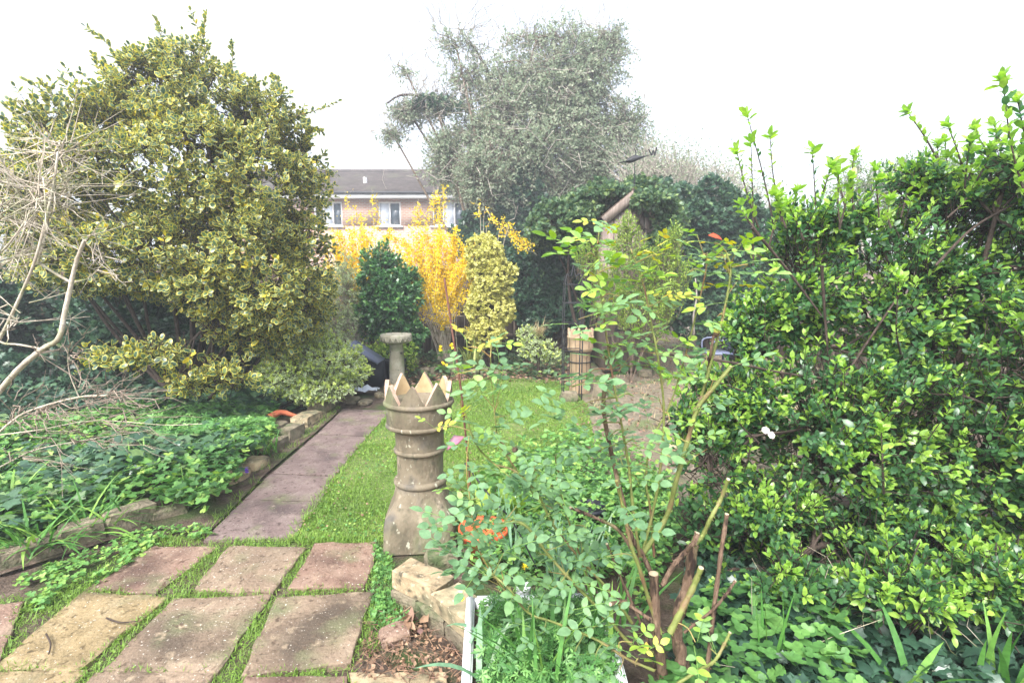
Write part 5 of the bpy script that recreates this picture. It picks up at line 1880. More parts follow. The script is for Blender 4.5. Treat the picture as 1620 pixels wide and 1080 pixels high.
ps = [[P(1225, 360, 3), P(1208, 280, 3), P(1182, 182, 3)], [P(1192, 420, 3), P(1191, 320, 3), P(1188, 225, 3)], [P(1292, 420, 2.95), P(1290, 320, 2.95), P(1285, 238, 2.95)],
      [P(1392, 360, 2.8), P(1388, 310, 2.8), P(1384, 268, 2.8)], [P(1482, 250, 2.8), P(1462, 215, 2.8), P(1436, 178, 2.8)], [P(1530, 290, 2.8), P(1515, 240, 2.8), P(1500, 200, 2.8)],
      [P(1625, 320, 2.4), P(1600, 230, 2.4), P(1586, 125, 2.4)], [P(1640, 300, 2.4), P(1622, 220, 2.4), P(1610, 160, 2.4)], [P(1200, 360, 3), P(1180, 300, 3), P(1166, 240, 3)],
      [P(1425, 560, 2.5), P(1418, 520, 2.4), P(1422, 440, 2.35)], [P(1398, 780, 2.1), P(1396, 730, 2.05), P(1394, 680, 2.05)], [P(1240, 330, 3), P(1225, 290, 3), P(1218, 215, 3)],
      [P(1180, 620, 2.5), P(1120, 600, 2.5), P(1060, 596, 2.5)], [P(1560, 960, 2.0), P(1510, 955, 1.9), P(1480, 962, 1.85)], [P(1200, 700, 2.45), P(1170, 670, 2.4), P(1150, 640, 2.4)]]
for _ in range(34):
    x = R.uniform(1190, 1600)
    y = np.interp(x, [1190, 1300, 1400, 1500, 1600], [330, 300, 290, 270, 200]) + R.uniform(0, 50)
    yy = R.uniform(2.6, 3.0)
    a_ = P(x, y + 30, yy)
    d_ = np.array([R.normal() * .06, R.normal() * .05, R.uniform(.14, .3)])
    ps.append([a_, a_ + d_ * .55 + R.normal(size=3) * .006, a_ + d_])
extra = []
for i, s_ in enumerate(ps):
    lnp = np.array(smoothline(s_, 4))
    big = i in (6, 7)
    t0 = 0 if i in (6, 7, 10, 12, 13) else 2
    a, b = lnp[t0:-1], lnp[t0 + 1:]
    extra.append(sprig_leaves(a, b, 5 if big else 3, .06 if big else .044, (60, 30), new=(.8, .9), old=(.2, .7), t0=0))
    a = lnp[-1:]
    extra.append(sprig_leaves(a - (lnp[-1:] - lnp[-2:-1]) * .5, a + (lnp[-1:] - lnp[-2:-1]) * .2, 10, .055, (75, 20), new=(1, 1)))
pyr = shrub('evergreen_shrub', 'huge glossy evergreen shrub with lime-green new shoots filling the view beside the rose', 'shrub', P(1420, 1000, 2.7) * np.array([1, 1, 0]), pb, T_leaf(.24, .045, .06, .86), M['pyra'],
            6600, 9, .041, tl=.13, bark='darkbark', parts=295, depth=.5, new=(.5, .5), old=(0, .62), spread=(72, 22), extra=extra, trunk=.024, limbs=260, tw=.0018, front=.45, inner=.25, lift=.6, clump=.68, cf=9)
long_shoots(pyr, ps, M['darkbark'], .0055, .002)
# straight dark branches visible in it
for pp_ in ([(1060, 560), (1150, 572), (1240, 590), (1320, 600)], [(1300, 420), (1305, 500), (1310, 560)], [(1180, 690), (1260, 680), (1350, 640)], [(1310, 640), (1360, 560), (1420, 470)], [(1480, 420), (1540, 360), (1610, 320)],
            [(1150, 760), (1230, 780), (1320, 760)], [(1440, 560), (1520, 620), (1600, 630)], [(1190, 360), (1240, 420), (1300, 500)]):
    m = MB(); tube(m, smoothline([P(x, y, 2.55 + .05 * math.sin(i)) for i, (x, y) in enumerate(pp_)], 5), .008, .005, 6, lump=.1); m.build('branch', M['darkbark'], pyr)
m = MB()
put(m, T_round(6), stack(np.array([P(1205, 682, 2.2), P(1214, 687, 2.2)]), np.array([[1., 0, .3], [1, 0, -.1]]), np.array([[0, -1, .8]] * 2), np.array([.035, .035]), np.array([.5, .8])))
m.build('blossom', M['whitepetal'], pyr)

# lower right ground: ivy, strawberry-like leaves, strap clumps
rg = [G(1080, 1090), G(1080, 900), G(1200, 820), G(1700, 820), G(1900, 1100)]
m = MB(); pts = scatter([p * np.array([1, 1, 0]) for p in [G(1020, 1190), G(1100, 880), G(1250, 830), G(1900, 850), G(2000, 1190)]], 9500)
hv_ = .02 + .03 * np.sin(pts[:, 0] * 9) * np.sin(pts[:, 1] * 8 + 1)
put(m, T_ivy(), flatleaves(z3(pts, R.uniform(.0, .11, len(pts)) + hv_), .045, 1.0, lo=0, hi=.5)); m.build('ground_ivy', M['ivy'], kind='stuff')
m = MB(); pts = scatter([p * np.array([1, 1, 0]) for p in [G(1000, 1190), G(1080, 1000), G(1200, 950), G(1290, 990), G(1370, 1100), G(1350, 1190)]], 420)
pts = pts[:300]
put(m, T_trefoil(), flatleaves(z3(pts, R.uniform(.1, .2, len(pts))), .06, .35, lo=.1, hi=.7)); m.build('trefoil_ground_cover', M['geranium'], kind='stuff')
sg = 'strap-leaved clumps under the evergreen shrub'
strap_clump('strap_plant', 'glossy arching strap leaves at the bottom edge below the evergreen shrub', G(1440, 1110, .02), 14, .34, .026, M['strap'], group=sg, lean=(.1, 1.1), droop=1.2, spread=.03)
strap_clump('strap_plant', 'upright broad strap leaves in the bottom corner of the view', G(1590, 1100, .02), 11, .28, .024, M['strap'], group=sg, lean=(0, .5), droop=.7, spread=.03)
strap_clump('strap_plant', 'thin upright leaf tuft next to the trefoil leaves', G(1215, 1080, .02), 6, .32, .012, M['strap'], group=sg, lean=(0, .3), droop=.2, spread=.03)
dt = MB()
n = 36
s = np.array([G(x, y, .05) for x, y in zip(R.uniform(1180, 1600, n), R.uniform(930, 1070, n))])
twigs(dt, s, s + np.stack([R.normal(size=n) * .12, R.normal(size=n) * .08, R.uniform(.05, .28, n)], 1), .0022, .0012, seg=3)
dt.build('dead_stalks', M['twig'], kind='stuff')

# ============================================================ SANDSTONE LOW WALL, SOIL PATCH
lw = thing('low_wall', 'short curved two-course sandstone wall at the patio corner in front of the chimney pot', 'wall', G(660, 950))
gA0, gA1, gB1 = G(618, 950), G(684, 985), G(732, 1034)


def course(a, b, z0, z1, wid, seed, mat='sandstone', push=0.0):
    a, b = np.array(a[:2]), np.array(b[:2])
    d = nrm(b - a)
    nrm_ = np.array([-d[1], d[0]])
    if nrm_[0] < 0: nrm_ = -nrm_   # away to the right/back
    a, b = a + nrm_ * push, b + nrm_ * push
    q = [(*a, z1), (*b, z1), (*(b + nrm_ * wid), z1), (*(a + nrm_ * wid), z1)]
    bm = bmesh.new()
    block(bm, q, z0, sub=6, amp=.012, edge=.010, seed=seed)
    return bm_obj('stone', bm, M[mat], lw)


mid_ = gA0 + (gA1 - gA0) * .55
course(gA0, gA0 + (gA1 - gA0) * .6, -.02, .062, .12, 3, 'oldstone')
course(gA0 + (gA1 - gA0) * .62, gA1 + (gB1 - gA1) * .4, -.02, .062, .12, 5, 'oldstone')
course(gA1 + (gB1 - gA1) * .42, gB1 + (gB1 - gA1) * .3, -.02, .062, .12, 7, 'oldstone')
course(gA0, gA1 - (gA1 - gA0) * .01, .066, .155, .13, 9, push=.006)
course(gA1 + (gB1 - gA1) * .03, gB1 + (gB1 - gA1) * .32, .066, .155, .13, 11, push=.006)
stone('stone', M['oldstone'], lw, G(700, 885, .05), (.16, .12, .1), .2, 77)
m = MB()
pts = scatter([G(570, 1040), G(600, 975), G(640, 965), G(735, 1040), G(735, 1085), G(560, 1075)], 900)
pts = pts[:420]
put(m, T_quad(.3), flatleaves(z3(pts, R.uniform(.0, .02, len(pts))), .021, .8, lo=0, hi=.8))
n = 160
pts = scatter([G(570, 1040), G(600, 975), G(640, 965), G(735, 1040), G(735, 1085), G(560, 1075)], n)
prisms(m, z3(pts, .02), z3(pts + R.normal(size=(n, 2)) * .035, .03), .0022, .0012, R.random(n))
m.build('bark_litter', M['litter'], kind='stuff')
tag(stone('stone', M['slab_pink'], None, G(625, 1003, .012), (.12, .1, .05), .4, 91), 'pinkish flat stone half buried in the bark litter', 'stone')
wl = MB(); put(wl, T_leaf(.3), flatleaves(G(655, 985, .05)[None] + R.normal(size=(9, 3)) * np.array([.03, .03, .006]), .06, .8)); wl.build('dead_leaves', M['litter'], kind='stuff')

# ============================================================ WHITE SINK PLANTER
zr_ = .23
a0, a1 = G(738, 940, zr_), G(729, 1085, zr_)
b0 = np.array([a0[0] + .56, a0[1] + .02, zr_]); b1 = np.array([a1[0] + .53, a1[1] + .02, zr_])
a1 = a1 + (a1 - a0) * .15; b1 = b1 + (b1 - b0) * .15
cc = (a0 + a1 + b0 + b1) / 4
sk = thing('sink_planter', 'white glazed sink used as a planter at the bottom edge, overflowing with ferny leaves', 'planter', (cc[0], cc[1], 0))


def slabwall(p, q, inw, z0, z1, name):
    p, q = np.array(p[:2]), np.array(q[:2])
    d = nrm(q - p); nn = np.array([-d[1], d[0]])
    if np.dot(nn, cc[:2] - p) < 0: nn = -nn
    bm = bmesh.new()
    pts_ = [p, q, q + nn * inw, p + nn * inw]
    vb = [bm.verts.new((*map(float, t), z0)) for t in pts_]; vt = [bm.verts.new((*map(float, t), z1)) for t in pts_]
    bm.faces.new(vb[::-1]); bm.faces.new(vt)
    for i in range(4): bm.faces.new((vb[i], vb[(i + 1) % 4], vt[(i + 1) % 4], vt[i]))
    bmesh.ops.bevel(bm, geom=bm.edges[:], offset=.008, segments=3, affect='EDGES')
    bm_obj(name, bm, M['white'], sk, smooth=True)


slabwall(a0, a1, .034, 0, zr_, 'side')
slabwall(b0, b1, .034, 0, zr_, 'side')
slabwall(a0 + np.array([.035, 0, 0]), b0 - np.array([.035, 0, 0]), .034, 0, zr_, 'end')
slabwall(a1 + np.array([.035, 0, 0]), b1 - np.array([.035, 0, 0]), .034, 0, zr_, 'end')
so = MB(); so.add([a0 * np.array([1, 1, 0]) + [.02, 0, .19], a1 * np.array([1, 1, 0]) + [.02, 0, .19], b1 * np.array([1, 1, 0]) + [-.02, 0, .19], b0 * np.array([1, 1, 0]) + [-.02, 0, .19]], [(0, 1, 2), (0, 2, 3)])
so.build('compost', M['soil'], sk)
m = MB()
pts = scatter([a0 + [.06, -.05, 0], a1 + [.06, 0, 0], b1 + [-.02, 0, 0], b0 + [-.02, -.03, 0]], 2600)
hh = .19 + R.random(len(pts)) ** 1.3 * (.13 + .06 * np.sin(pts[:, 0] * 31) * np.sin(pts[:, 1] * 27)) * (1 - .4 * np.abs(pts[:, 0] - cc[0]) / .3)
put(m, T_fern(), flatleaves(z3(pts, hh), .028, 1.0, lo=0))
m.build('ferny_leaves', M['frothy'], kind='stuff')
# loose green planting behind the sink and round the rose
m = MB()
pts = scatter([G(745, 930), G(760, 850), G(900, 770), G(1060, 780), G(1080, 860), G(1030, 960), G(1010, 1000), G(990, 930)], 4200)
put(m, T_trefoil(), flatleaves(z3(pts, R.uniform(.02, .2, len(pts))), .034, .6, lo=.0))
m.build('mixed_ground_cover', M['geranium'], kind='stuff')
m = MB()
pts = scatter([G(745, 800), G(780, 740), G(900, 700), G(1000, 720), G(1060, 790), G(900, 850), G(760, 850)], 2300)
put(m, T_leaf(.26), flatleaves(z3(pts, R.uniform(.01, .2, len(pts))), .055, .8, lo=.3))
m.build('leafy_ground_cover', M['geranium'], kind='stuff')
sb = 'pale strap-leaved bulbs behind the sink planter'
for i, (x, y, nn, L, mt, lab) in enumerate([(820, 900, 20, .34, 'bluestrap', 'pale blue-green strap leaves behind the orange bowl'), (880, 930, 20, .36, 'bluestrap', 'blue-green strap leaves between rose canes and sink'),
                                         (930, 900, 16, .3, 'bluestrap', 'blue-green strap leaves in front of the dark blue pot'), (860, 1090, 14, .36, 'strap', 'green strap leaves growing out of the sink at the bottom edge'),
                                         (960, 1000, 14, .32, 'strap', 'strap leaf clump just inside the rose base'), (780, 850, 16, .3, 'bluestrap', 'short strap leaves beside the chimney pot foot')]):
    strap_clump('bulb_leaves', lab, G(x, y, .03 if y < 1000 else .19), nn, L, .014, M[mt], group=sb, lean=(0, .7), droop=.5)
# broad lime leaves (tulip-like)
for i, (x, y, nn, lab) in enumerate([(770, 800, 7, 'clump of very broad lime-green leaves just behind the chimney pot'), (825, 790, 7, 'broad lime leaves further along beside the lawn')]):
    strap_clump('broad_leaf_plant', lab, G(x, y + 40, .02), nn, .36, .085, M['lime'], group='broad lime leaves by the lawn', lean=(0, .6), droop=.6, spread=.04)
strap_clump('bulb_leaves', 'long strap leaves arching over the rim of the sink planter', G(760, 1060, .2), 7, .3, .018, M['bluestrap'], group=sb, lean=(.4, 1.2), droop=1)

# orange bowl
oc = G(758, 900, .0)
m = MB(); lathe(m, (oc[0] + .02, oc[1] + .1, 0), [(.001, .0), (.085, 0), (.12, .15), (.135, .155), (.137, .18), (.128, .18), (.112, .15), (.001, .12)], 36)
tag(m.build('plant_bowl', M['orange'], smooth=True), 'orange plastic bowl on the ground behind the sandstone wall', 'plant pot')
# blue-black pot behind rose
bc = G(945, 880, 0)
m = MB(); lathe(m, (bc[0], bc[1] + .25, 0), [(.001, 0), (.07, 0), (.085, .15), (.092, .15), (.092, .175), (.082, .175), (.078, .15), (.001, .145)], 32)
tag(m.build('plant_pot', M['black'], smooth=True), 'glossy blue-black pot hidden among leaves behind the rose canes', 'plant pot')
# white pot
wc = G(828, 985, 0)
m = MB(); lathe(m, (wc[0], wc[1] + .1, 0), [(.001, 0), (.028, 0), (.034, .1), (.038, .115), (.034, .115), (.03, .1), (.001, .09)], 28)
tag(m.build('plant_pot', M['white'], smooth=True), 'small white pot peeping out behind the ferny sink planting', 'plant pot')
# dandelion and buttercups
df = thing('dandelion', 'bright yellow dandelion bloom near the orange bowl', 'flower', G(832, 930))
m = MB(); tube(m, [G(832, 930), P(831, 897, 2.2)], .003, .002, 5); m.build('stalk', M['rosecane'], df)
m = MB(); put(m, T_leaf(.12), stack(np.repeat(P(831, 897, 2.2)[None], 20, 0), np.stack([R.normal(size=20), R.normal(size=20), R.uniform(.1, .6, 20)], 1), np.tile([[0, 0, 1.]], (20, 1)), np.full(20, .025), R.random(20))); m.build('bloom', M['yellow'], df)
for i, (x, y) in enumerate([(781, 1005), (733, 945)]):
    m = MB(); q = P(x, y, 1.75); put(m, T_round(6), stack(q[None] + R.normal(size=(4, 3)) * .006, R.normal(size=(4, 3)), np.tile([[0, -.6, 1.]], (4, 1)), np.full(4, .014), R.random(4)))
    tag(m.build('small_flower', M['yellow']), ['tiny yellow flower among the ferny leaves inside the sink', 'tiny yellow flower on the far rim of the sink'][i], 'flower')

# garden cane
m = MB(); tube(m, [G(752, 850, 0.0), P(730, 620, 2.25), P(703, 440, 2.2)], .0055, .0045, 8, lump=.05)
tag(m.build('garden_cane', surf('red_cane', [(.3, (.12, .05, .04)), (.7, (.24, .12, .09))], 30, .6, .3, 80)), 'thin reddish-brown cane leaning beside the crown chimney pot', 'cane')
m = MB(); tube(m, smoothline([P(735, 732, 2.2), P(780, 790, 2.1), P(812, 826, 2.1), P(850, 900, 2.1)], 4), .0035, .0035, 6)
tag(m.build('garden_wire', M['iron']), 'dark green wire stake slanting behind the rose stems', 'stake')

# ============================================================ ROSE
YR = 1.62
rb = G(1075, 1120)
rose = thing('rose_bush', 'old pruned rose bush with thick barked base, green canes and fresh young leaves', 'rose bush', (rb[0], YR, 0))


def RP(x, y, dy=0.0): return P(x, y, YR + dy)


base0 = np.array([RP(1080, 1080)[0], YR, 0.0])
stem_specs = [  # points, r0, r1, mat, depth offset, cut end
    ([(1052, 1100), (1046, 1050), (1038, 990), (1034, 907)], .024, .020, 'rosebark', 0, True),
    ([(1085, 1100), (1078, 1040), (1070, 990), (1088, 920), (1098, 862)], .034, .020, 'rosebark', .03, False),
    ([(1060, 1000), (1078, 965), (1098, 925), (1109, 898)], .014, .012, 'rosecane', -.03, True),
    ([(1048, 925), (1066, 893), (1085, 872), (1098, 858), (1103, 842)], .010, .011, 'rosebark', -.02, True),
    ([(1098, 862), (1112, 846), (1124, 820), (1140, 790), (1152, 758)], .010, .008, 'rosecane', 0, True),
    ([(1112, 1100), (1122, 1030), (1130, 960), (1140, 880), (1150, 813)], .011, .009, 'rosebark', -.05, True),
    ([(1082, 1000), (1105, 982), (1130, 962), (1148, 940), (1163, 919)], .006, .006, 'rosebark', -.06, True),
    ([(1070, 1082), (1105, 1060), (1130, 1045), (1146, 1018), (1155, 1000)], .007, .006, 'rosecane', -.12, True),
    ([(1045, 1000), (1030, 960), (1012, 900), (998, 860), (985, 800), (975, 760)], .009, .007, 'rosecane', -.04, False),
    ([(1040, 930), (1018, 880), (1000, 850), (985, 790), (968, 720), (955, 650), (957, 608)], .011, .009, 'rosebark', .05, True),
    ([(1018, 875), (1055, 815), (1070, 760), (1090, 690), (1104, 645), (1130, 612), (1156, 580)], .0115, .009, 'rosecane', .08, True),
    ([(1104, 645), (1118, 600), (1124, 560), (1130, 530), (1136, 527)], .006, .006, 'rosebark', .1, True),
    ([(1106, 640), (1126, 570), (1146, 490), (1156, 430), (1150, 400)], .007, .004, 'rosecane', .1, False),
    ([(1012, 880), (1002, 810), (995, 740), (985, 680), (970, 600), (955, 500), (945, 420), (948, 360)], .007, .003, 'rosecane', .04, False),
    ([(1015, 880), (1035, 800), (1047, 720), (1050, 640), (1040, 560), (1032, 520), (1018, 450), (1000, 400)], .007, .003, 'rosecane', .12, False),
    ([(1012, 890), (980, 840), (945, 820), (903, 802)], .008, .007, 'rosebark', .0, True),
    ([(1045, 1035), (1000, 1020), (960, 975), (920, 935), (870, 880), (830, 830), (797, 826)], .008, .006, 'rosecane', .0, True),
    ([(1000, 985), (960, 930), (915, 880), (875, 830), (850, 780), (815, 745), (780, 732), (752, 701), (738, 660)], .007, .003, 'rosecane', .05, False),
    ([(1035, 1060), (990, 1040), (945, 1012), (880, 985), (835, 968), (805, 930), (768, 900)], .006, .004, 'rosecane', -.08, False),
    ([(850, 790), (815, 740), (790, 700), (783, 660), (778, 610), (776, 565)], .004, .0025, 'rosecane', .08, False),
    ([(1040, 1070), (1020, 1000), (985, 920), (960, 860)], .007, .006, 'rosebark', .1, True),
    ([(1030, 980), (1000, 960), (985, 950), (966, 955)], .007, .008, 'rosebark', -.05, True),
    ([(955, 980), (925, 900), (905, 840), (890, 790), (882, 740)], .005, .003, 'rosecane', .1, False),
    ([(1035, 880), (1028, 800), (1022, 760), (1030, 700), (1060, 640), (1085, 560), (1110, 460), (1120, 410)], .006, .003, 'rosecane', .16, False),
    ([(800, 935), (768, 890), (752, 850), (745, 800), (738, 740), (742, 690)], .004, .002, 'newcane', 0, False),
]
cane_pts = []
for (pp_, r0, r1, mt, dy, cut) in stem_specs:
    r0, r1 = r0 * .8, r1 * .78
    ctrl = [RP(x, y, dy + .02 * math.sin(i * 2.1 + x)) for i, (x, y) in enumerate(pp_)]
    if pp_[0][1] >= 1095: ctrl = [np.array([ctrl[0][0] + (base0[0] - ctrl[0][0]) * .3, YR, -.02])] + ctrl
    ln = smoothline(ctrl, 6)
    m = MB()
    N_ = len(ln)
    rad = [(r0 + (r1 - r0) * i / (N_ - 1)) * (1 + .12 * math.sin(i * 1.9)) for i in range(N_)]
    tube(m, ln, r0, r1, 10 if r0 > .01 else 7, lump=.16 if mt == 'rosebark' and r0 > .015 else .05, radii=rad)
    # thorns
    for _ in range(int(N_ * .8)):
        i = R.integers(0, N_ - 1)
        a = ln[i]; t = nrm(ln[i + 1] - ln[i]); s_ = nrm(np.cross(t, R.normal(size=3)))
        b_ = a + s_ * rad[i] * .8
        e_ = b_ + s_ * .008 - t * .003
        prisms(m, b_, e_, .0024, .0002)
    st = m.build('cane', M[mt], rose, smooth=True)
    if cut:
        t = nrm(ln[-1] - ln[-2])
        mc = MB()
        tube(mc, [ln[-1] - t * .002, ln[-1] + t * .002], rad[-1] * .93, rad[-1] * .9, 10)
        mc.build('cut_end', M['cutwood'], st)
    if mt != 'rosebark': cane_pts += [(q, r) for q, r in zip(ln, rad)]
cpts = np.array([q for q, r in cane_pts])


def compound(n_leaf=5, size=.04, rnd=.4):
    """pinnate rose leaf, length along +Y, in its own coordinates"""
    mb = MB()
    L = size * 2.3
    recs = [stack(np.array([[0, L, 0]]), np.array([[0, 1., -.1]]), np.array([[0, 0, 1.]]), np.array([size]), np.array([rnd]))]
    for k in range((n_leaf - 1) // 2):
        y = L * (.78 - .42 * k)
        for sx in (-1, 1):
            recs.append(stack(np.array([[0, y, 0]]), np.array([[sx * .85, .5, .1 * R.normal()]]), np.array([[sx * -.25, 0, 1.]]) + R.normal(size=(1, 3)) * .15, np.array([size * (.85 - .12 * k)]), np.array([np.clip(rnd + R.normal() * .05, 0, 1)])))
    V = [(0, 0, 0), ] 
    w = .31
    LV = [(0, 0, 0), (0, .22, .03), (0, .5, .055), (0, .78, .04), (0, 1.02, -.02), (-w * .8, .18, .05), (-w, .45, .07), (-w * .72, .75, .05), (w * .8, .18, .05), (w, .45, .07), (w * .72, .75, .05)]
    LT = [(0, 1, 5), (5, 1, 6), (6, 1, 2), (6, 2, 7), (7, 2, 3), (7, 3, 4), (0, 8, 1), (8, 9, 1), (9, 2, 1), (9, 10, 2), (10, 3, 2), (10, 4, 3)]
    LE = [.5, 0, 0, 0, 1, 1, 1, 1, 1, 1, 1]
    put(mb, (np.array(LV, float), np.array(LT), np.array(LE, float)), cat(recs))
    pr = [(0, 0, 0), (0, L * .5, .004), (0, L, 0)]
    for a, b in zip(pr[:-1], pr[1:]): prisms(mb, np.array(a, float), np.array(b, float), .0011, .0009, .7)
    return mb


VARS = []
for rv, sz, nl in [(.1, .042, 5), (.25, .046, 5), (.35, .040, 7), (.45, .044, 5), (.55, .042, 5), (.62, .038, 5), (.70, .040, 5), (.78, .040, 3), (.86, .036, 5), (.95, .032, 3)]:
    VARS.append(compound(nl, sz, rv).mesh('leaf', M['rose']))
clusters = [  # x, y, number, newness 0..1, dy
    (960, 352, 3, .7, .04), (945, 385, 3, .75, .04), (1000, 400, 3, .9, .1), (1040, 405, 3, .9, .12), (925, 405, 3, .7, 0), (930, 440, 3, .6, 0), (975, 425, 3, .6, .04), (1010, 440, 3, .7, .1), (1025, 470, 3, .6, .12), (915, 505, 3, .5, -.02),
    (945, 520, 3, .6, 0), (985, 470, 3, .6, .05), (980, 545, 3, .5, .04), (1045, 500, 3, .5, .12), (1075, 470, 3, .7, .14), (1110, 405, 3, .7, .12), (1130, 385, 2, .8, .1), (1150, 430, 2, .6, .1), (1135, 500, 2, .6, .1),
    (1175, 425, 2, .7, .1), (905, 612, 3, .35, -.04), (930, 598, 3, .3, 0), (900, 650, 3, .4, 0), (925, 680, 3, .35, 0), (885, 715, 3, .25, 0), (950, 640, 3, .3, -.02), (1000, 625, 3, .3, .04), (985, 660, 3, .25, 0), (1005, 700, 2, .2, 0),
    (985, 735, 2, .2, 0), (1010, 760, 2, .2, 0), (1035, 745, 2, .3, 0), (880, 765, 3, .25, 0), (910, 780, 2, .3, 0), (740, 548, 3, .9, .08), (772, 535, 2, .7, .08), (720, 592, 2, .6, .05), (795, 590, 2, .4, .08), (738, 660, 3, .75, .05),
    (685, 678, 2, .8, .1), (730, 630, 2, .7, .05), (775, 680, 3, .45, .06), (800, 705, 2, .5, .06), (830, 720, 2, .3, .06), (760, 790, 3, .45, 0), (705, 772, 2, .5, .1), (720, 825, 3, .4, -.02), (735, 850, 3, .35, -.04), (700, 860, 2, .4, 0),
    (770, 840, 3, .4, 0), (800, 870, 3, .35, -.04), (760, 900, 3, .3, -.05), (730, 880, 3, .25, -.05), (820, 900, 3, .4, 0), (850, 880, 2, .4, .02), (875, 930, 3, .4, -.04), (905, 900, 2, .4, 0), (845, 960, 3, .35, -.06),
    (905, 965, 3, .35, -.06), (950, 990, 3, .4, -.08), (1000, 1015, 3, .75, -.1), (1010, 1040, 3, .7, -.1), (890, 1040, 2, .35, -.1), (940, 1050, 3, .4, -.12), (860, 1000, 2, .4, -.1), (1100, 1015, 2, .6, -.12), (1130, 1030, 2, .5, -.12),
    (1060, 665, 2, .9, .1), (1090, 700, 2, .6, .05), (860, 820, 2, .4, .04), (830, 780, 3, .4, .05), (805, 760, 2, .4, .05), (790, 830, 2, .4, 0), (960, 880, 2, .5, 0), (930, 840, 2, .4, 0), (850, 740, 2, .3, .06), (1035, 560, 2, .5, .12),
    (1000, 580, 2, .4, .06), (1060, 540, 2, .5, .14), (960, 570, 2, .5, .05), (1090, 430, 2, .7, .14), (1060, 600, 2, .5, .14), (965, 690, 2, .25, .02), (940, 720, 2, .25, .02), (860, 850, 2, .4, .02), (980, 1060, 2, .4, -.12), (900, 1075, 2, .4, -.12)]
orgr = np.array(wloc(rose))
LV_ = []


def rose_leaf(c, new):
    az = R.uniform(0, 6.283)
    d = nrm(np.array([math.cos(az), math.sin(az) * .8, R.uniform(-.25, .55)]))
    up = nrm(np.array([R.normal() * .4, -.25 + R.normal() * .4, 1]))
    up = nrm(up - d * np.dot(up, d))
    LV_.append((c, d, up, int(np.clip(new * 10 + R.normal() * .9, 0, 9.9)), R.uniform(.75, 1.25)))


for (x, y, nn, new, dy) in clusters:
    c = RP(x, y, dy)
    if x < 700: c = P(x, y, YR + .5)
    j = int(np.argmin(np.linalg.norm(cpts - c, axis=1)))
    a = cpts[j]
    if np.linalg.norm(a - c) > .012:
        m = MB()
        mid = (a + c) / 2 + np.array([R.normal() * .01, R.normal() * .01, .012])
        tube(m, smoothline([a, mid, c], 3), .0025, .0016, 5)
        m.build('side_shoot', M['newcane'] if new > .5 else M['rosecane'], rose)
    for k in range(nn + (2 if y < 560 and 850 < x < 1060 else 0)): rose_leaf(c + R.normal(size=3) * (.02 if y < 560 else .004), new)
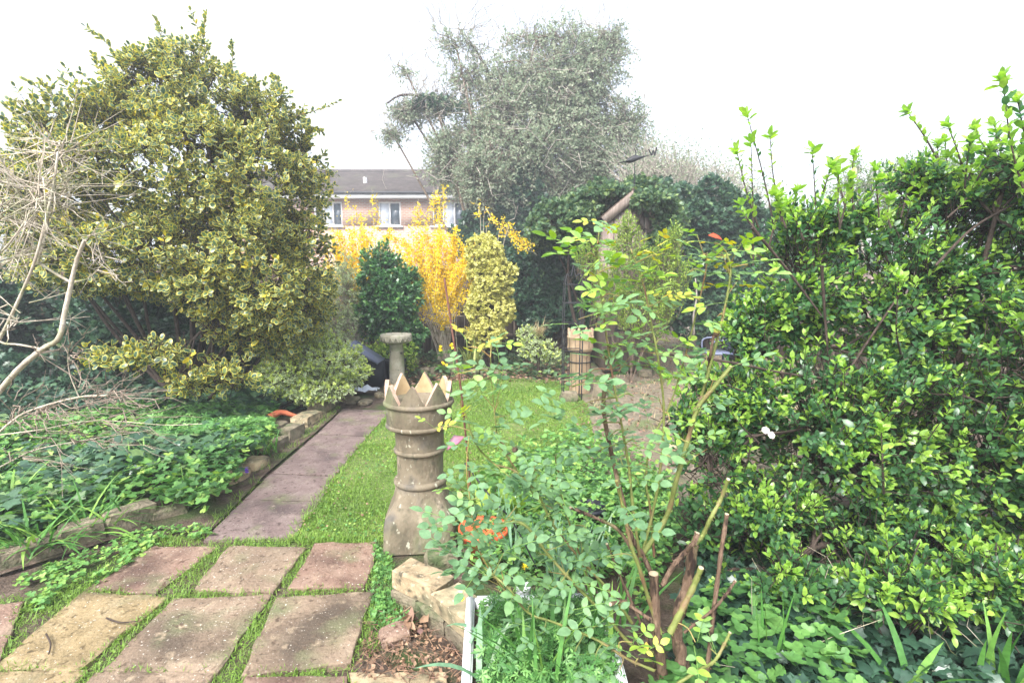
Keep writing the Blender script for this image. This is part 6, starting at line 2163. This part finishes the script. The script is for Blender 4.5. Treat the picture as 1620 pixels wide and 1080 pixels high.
# leafy side shoots along all green canes
sh_rest = MB()
for _ in range(150):
    a = cpts[R.integers(len(cpts))]
    if a[2] < .42 or (a[2] < .85 and a[0] > RP(985, 900)[0]): continue
    e = a + nrm(R.normal(size=3) + np.array([0, 0, .8])) * R.uniform(.03, .11)
    prisms(sh_rest, a, e, .0018, .001)
    nw = np.clip(.2 + .55 * (a[2] - .6) + R.normal() * .12, .1, .85)
    for k in range(R.integers(1, 3)): rose_leaf(a + (e - a) * R.uniform(.5, 1), nw)
sh_rest.build('small_shoots', M['newcane'], rose, kind='stuff')
LV_.sort(key=lambda t: t[0][1] - t[4] * .2)
rest_v, rest_f, rest_r, rest_e = [], [], [], []
rl_mb = MB()
for i, (c, d, up, vi, sc) in enumerate(LV_):
    s_ = np.cross(d, up)
    v = VARS[vi]
    if i < 295:
        o = bpy.data.objects.new('leaf', v)
        COL.objects.link(o)
        o.parent = rose
        q = c - orgr
        o.matrix_basis = Matrix(((s_[0] * sc, d[0] * sc, up[0] * sc, q[0]), (s_[1] * sc, d[1] * sc, up[1] * sc, q[1]), (s_[2] * sc, d[2] * sc, up[2] * sc, q[2]), (0, 0, 0, 1)))
    else:
        nv_ = len(v.vertices)
        co = np.zeros(nv_ * 3, np.float32); v.vertices.foreach_get('co', co); co = co.reshape(-1, 3).astype(float)
        vi_ = np.zeros(len(v.loops), np.int32); v.loops.foreach_get('vertex_index', vi_)
        ra = np.zeros(nv_, np.float32); v.attributes['rnd'].data.foreach_get('value', ra)
        ea = np.zeros(nv_, np.float32); v.attributes['edge'].data.foreach_get('value', ea)
        rl_mb.add(c + (co[:, 0:1] * s_ + co[:, 1:2] * d + co[:, 2:3] * up) * sc, vi_.reshape(-1, 3), ra, ea)
if rl_mb.n: rl_mb.build('foliage', M['rose'], rose, kind='stuff')
# withered pink leaf, red leaf, seed heads
m = MB(); put(m, T_leaf(.28, .12, .1), stack(RP(735, 690, .1)[None], np.array([[-.7, -.1, -.55]]), np.array([[-.5, -.7, .6]]), np.array([.08]), np.array([.5])))
pl_ = m.build('withered_leaf', M['pinkpetal'], rose); pl_['label'] = 'curled pink withered leaf'
m = MB(); put(m, T_leaf(.25), stack(RP(1120, 372, .1)[None], np.array([[.8, .1, -.25]]), np.array([[0, -.7, .8]]), np.array([.055]), np.array([.5])))
rl = m.build('leaf', M['redleaf'], rose); rl['label'] = 'single red leaf'
for (x, y) in ((815, 712), (1133, 528)):
    m = MB(); c = RP(x, y, .08); lathe(m, tuple(c), [(.001, -.012), (.008, -.006), (.011, .003), (.006, .01), (.001, .008)], 10)
    for k in range(5):
        a = k * 1.256; prisms(m, c + [0, 0, .006], c + np.array([math.cos(a) * .016, math.sin(a) * .016, .014]), .002, .0005)
    j = int(np.argmin(np.linalg.norm(cpts - c, axis=1))); tube(m, [cpts[j], c], .002, .002, 5)
    m.build('rose_hip', M['rosebark'], rose)

# ============================================================ LENS GLARE, imitated by an added scattering volume round the scene
bm = bmesh.new()
bmesh.ops.create_cube(bm, size=1)
for v in bm.verts:
    v.co = Vector((v.co.x * 160, v.co.y * 130 + 15, -1.2 + (v.co.z + .5) * 14.5))
hm = bpy.data.materials.new('glare_volume')
hm.use_nodes = True
hn = hm.node_tree
hn.nodes.clear()
ho = hn.nodes.new('ShaderNodeOutputMaterial')
hv = hn.nodes.new('ShaderNodeVolumePrincipled')
hv.inputs['Color'].default_value = (.90, .95, 1, 1)
hv.inputs['Density'].default_value = .008
hv.inputs['Anisotropy'].default_value = .3
hn.links.new(hv.outputs[0], ho.inputs['Volume'])
bm_obj('glare_volume', bm, hm, kind='stuff')
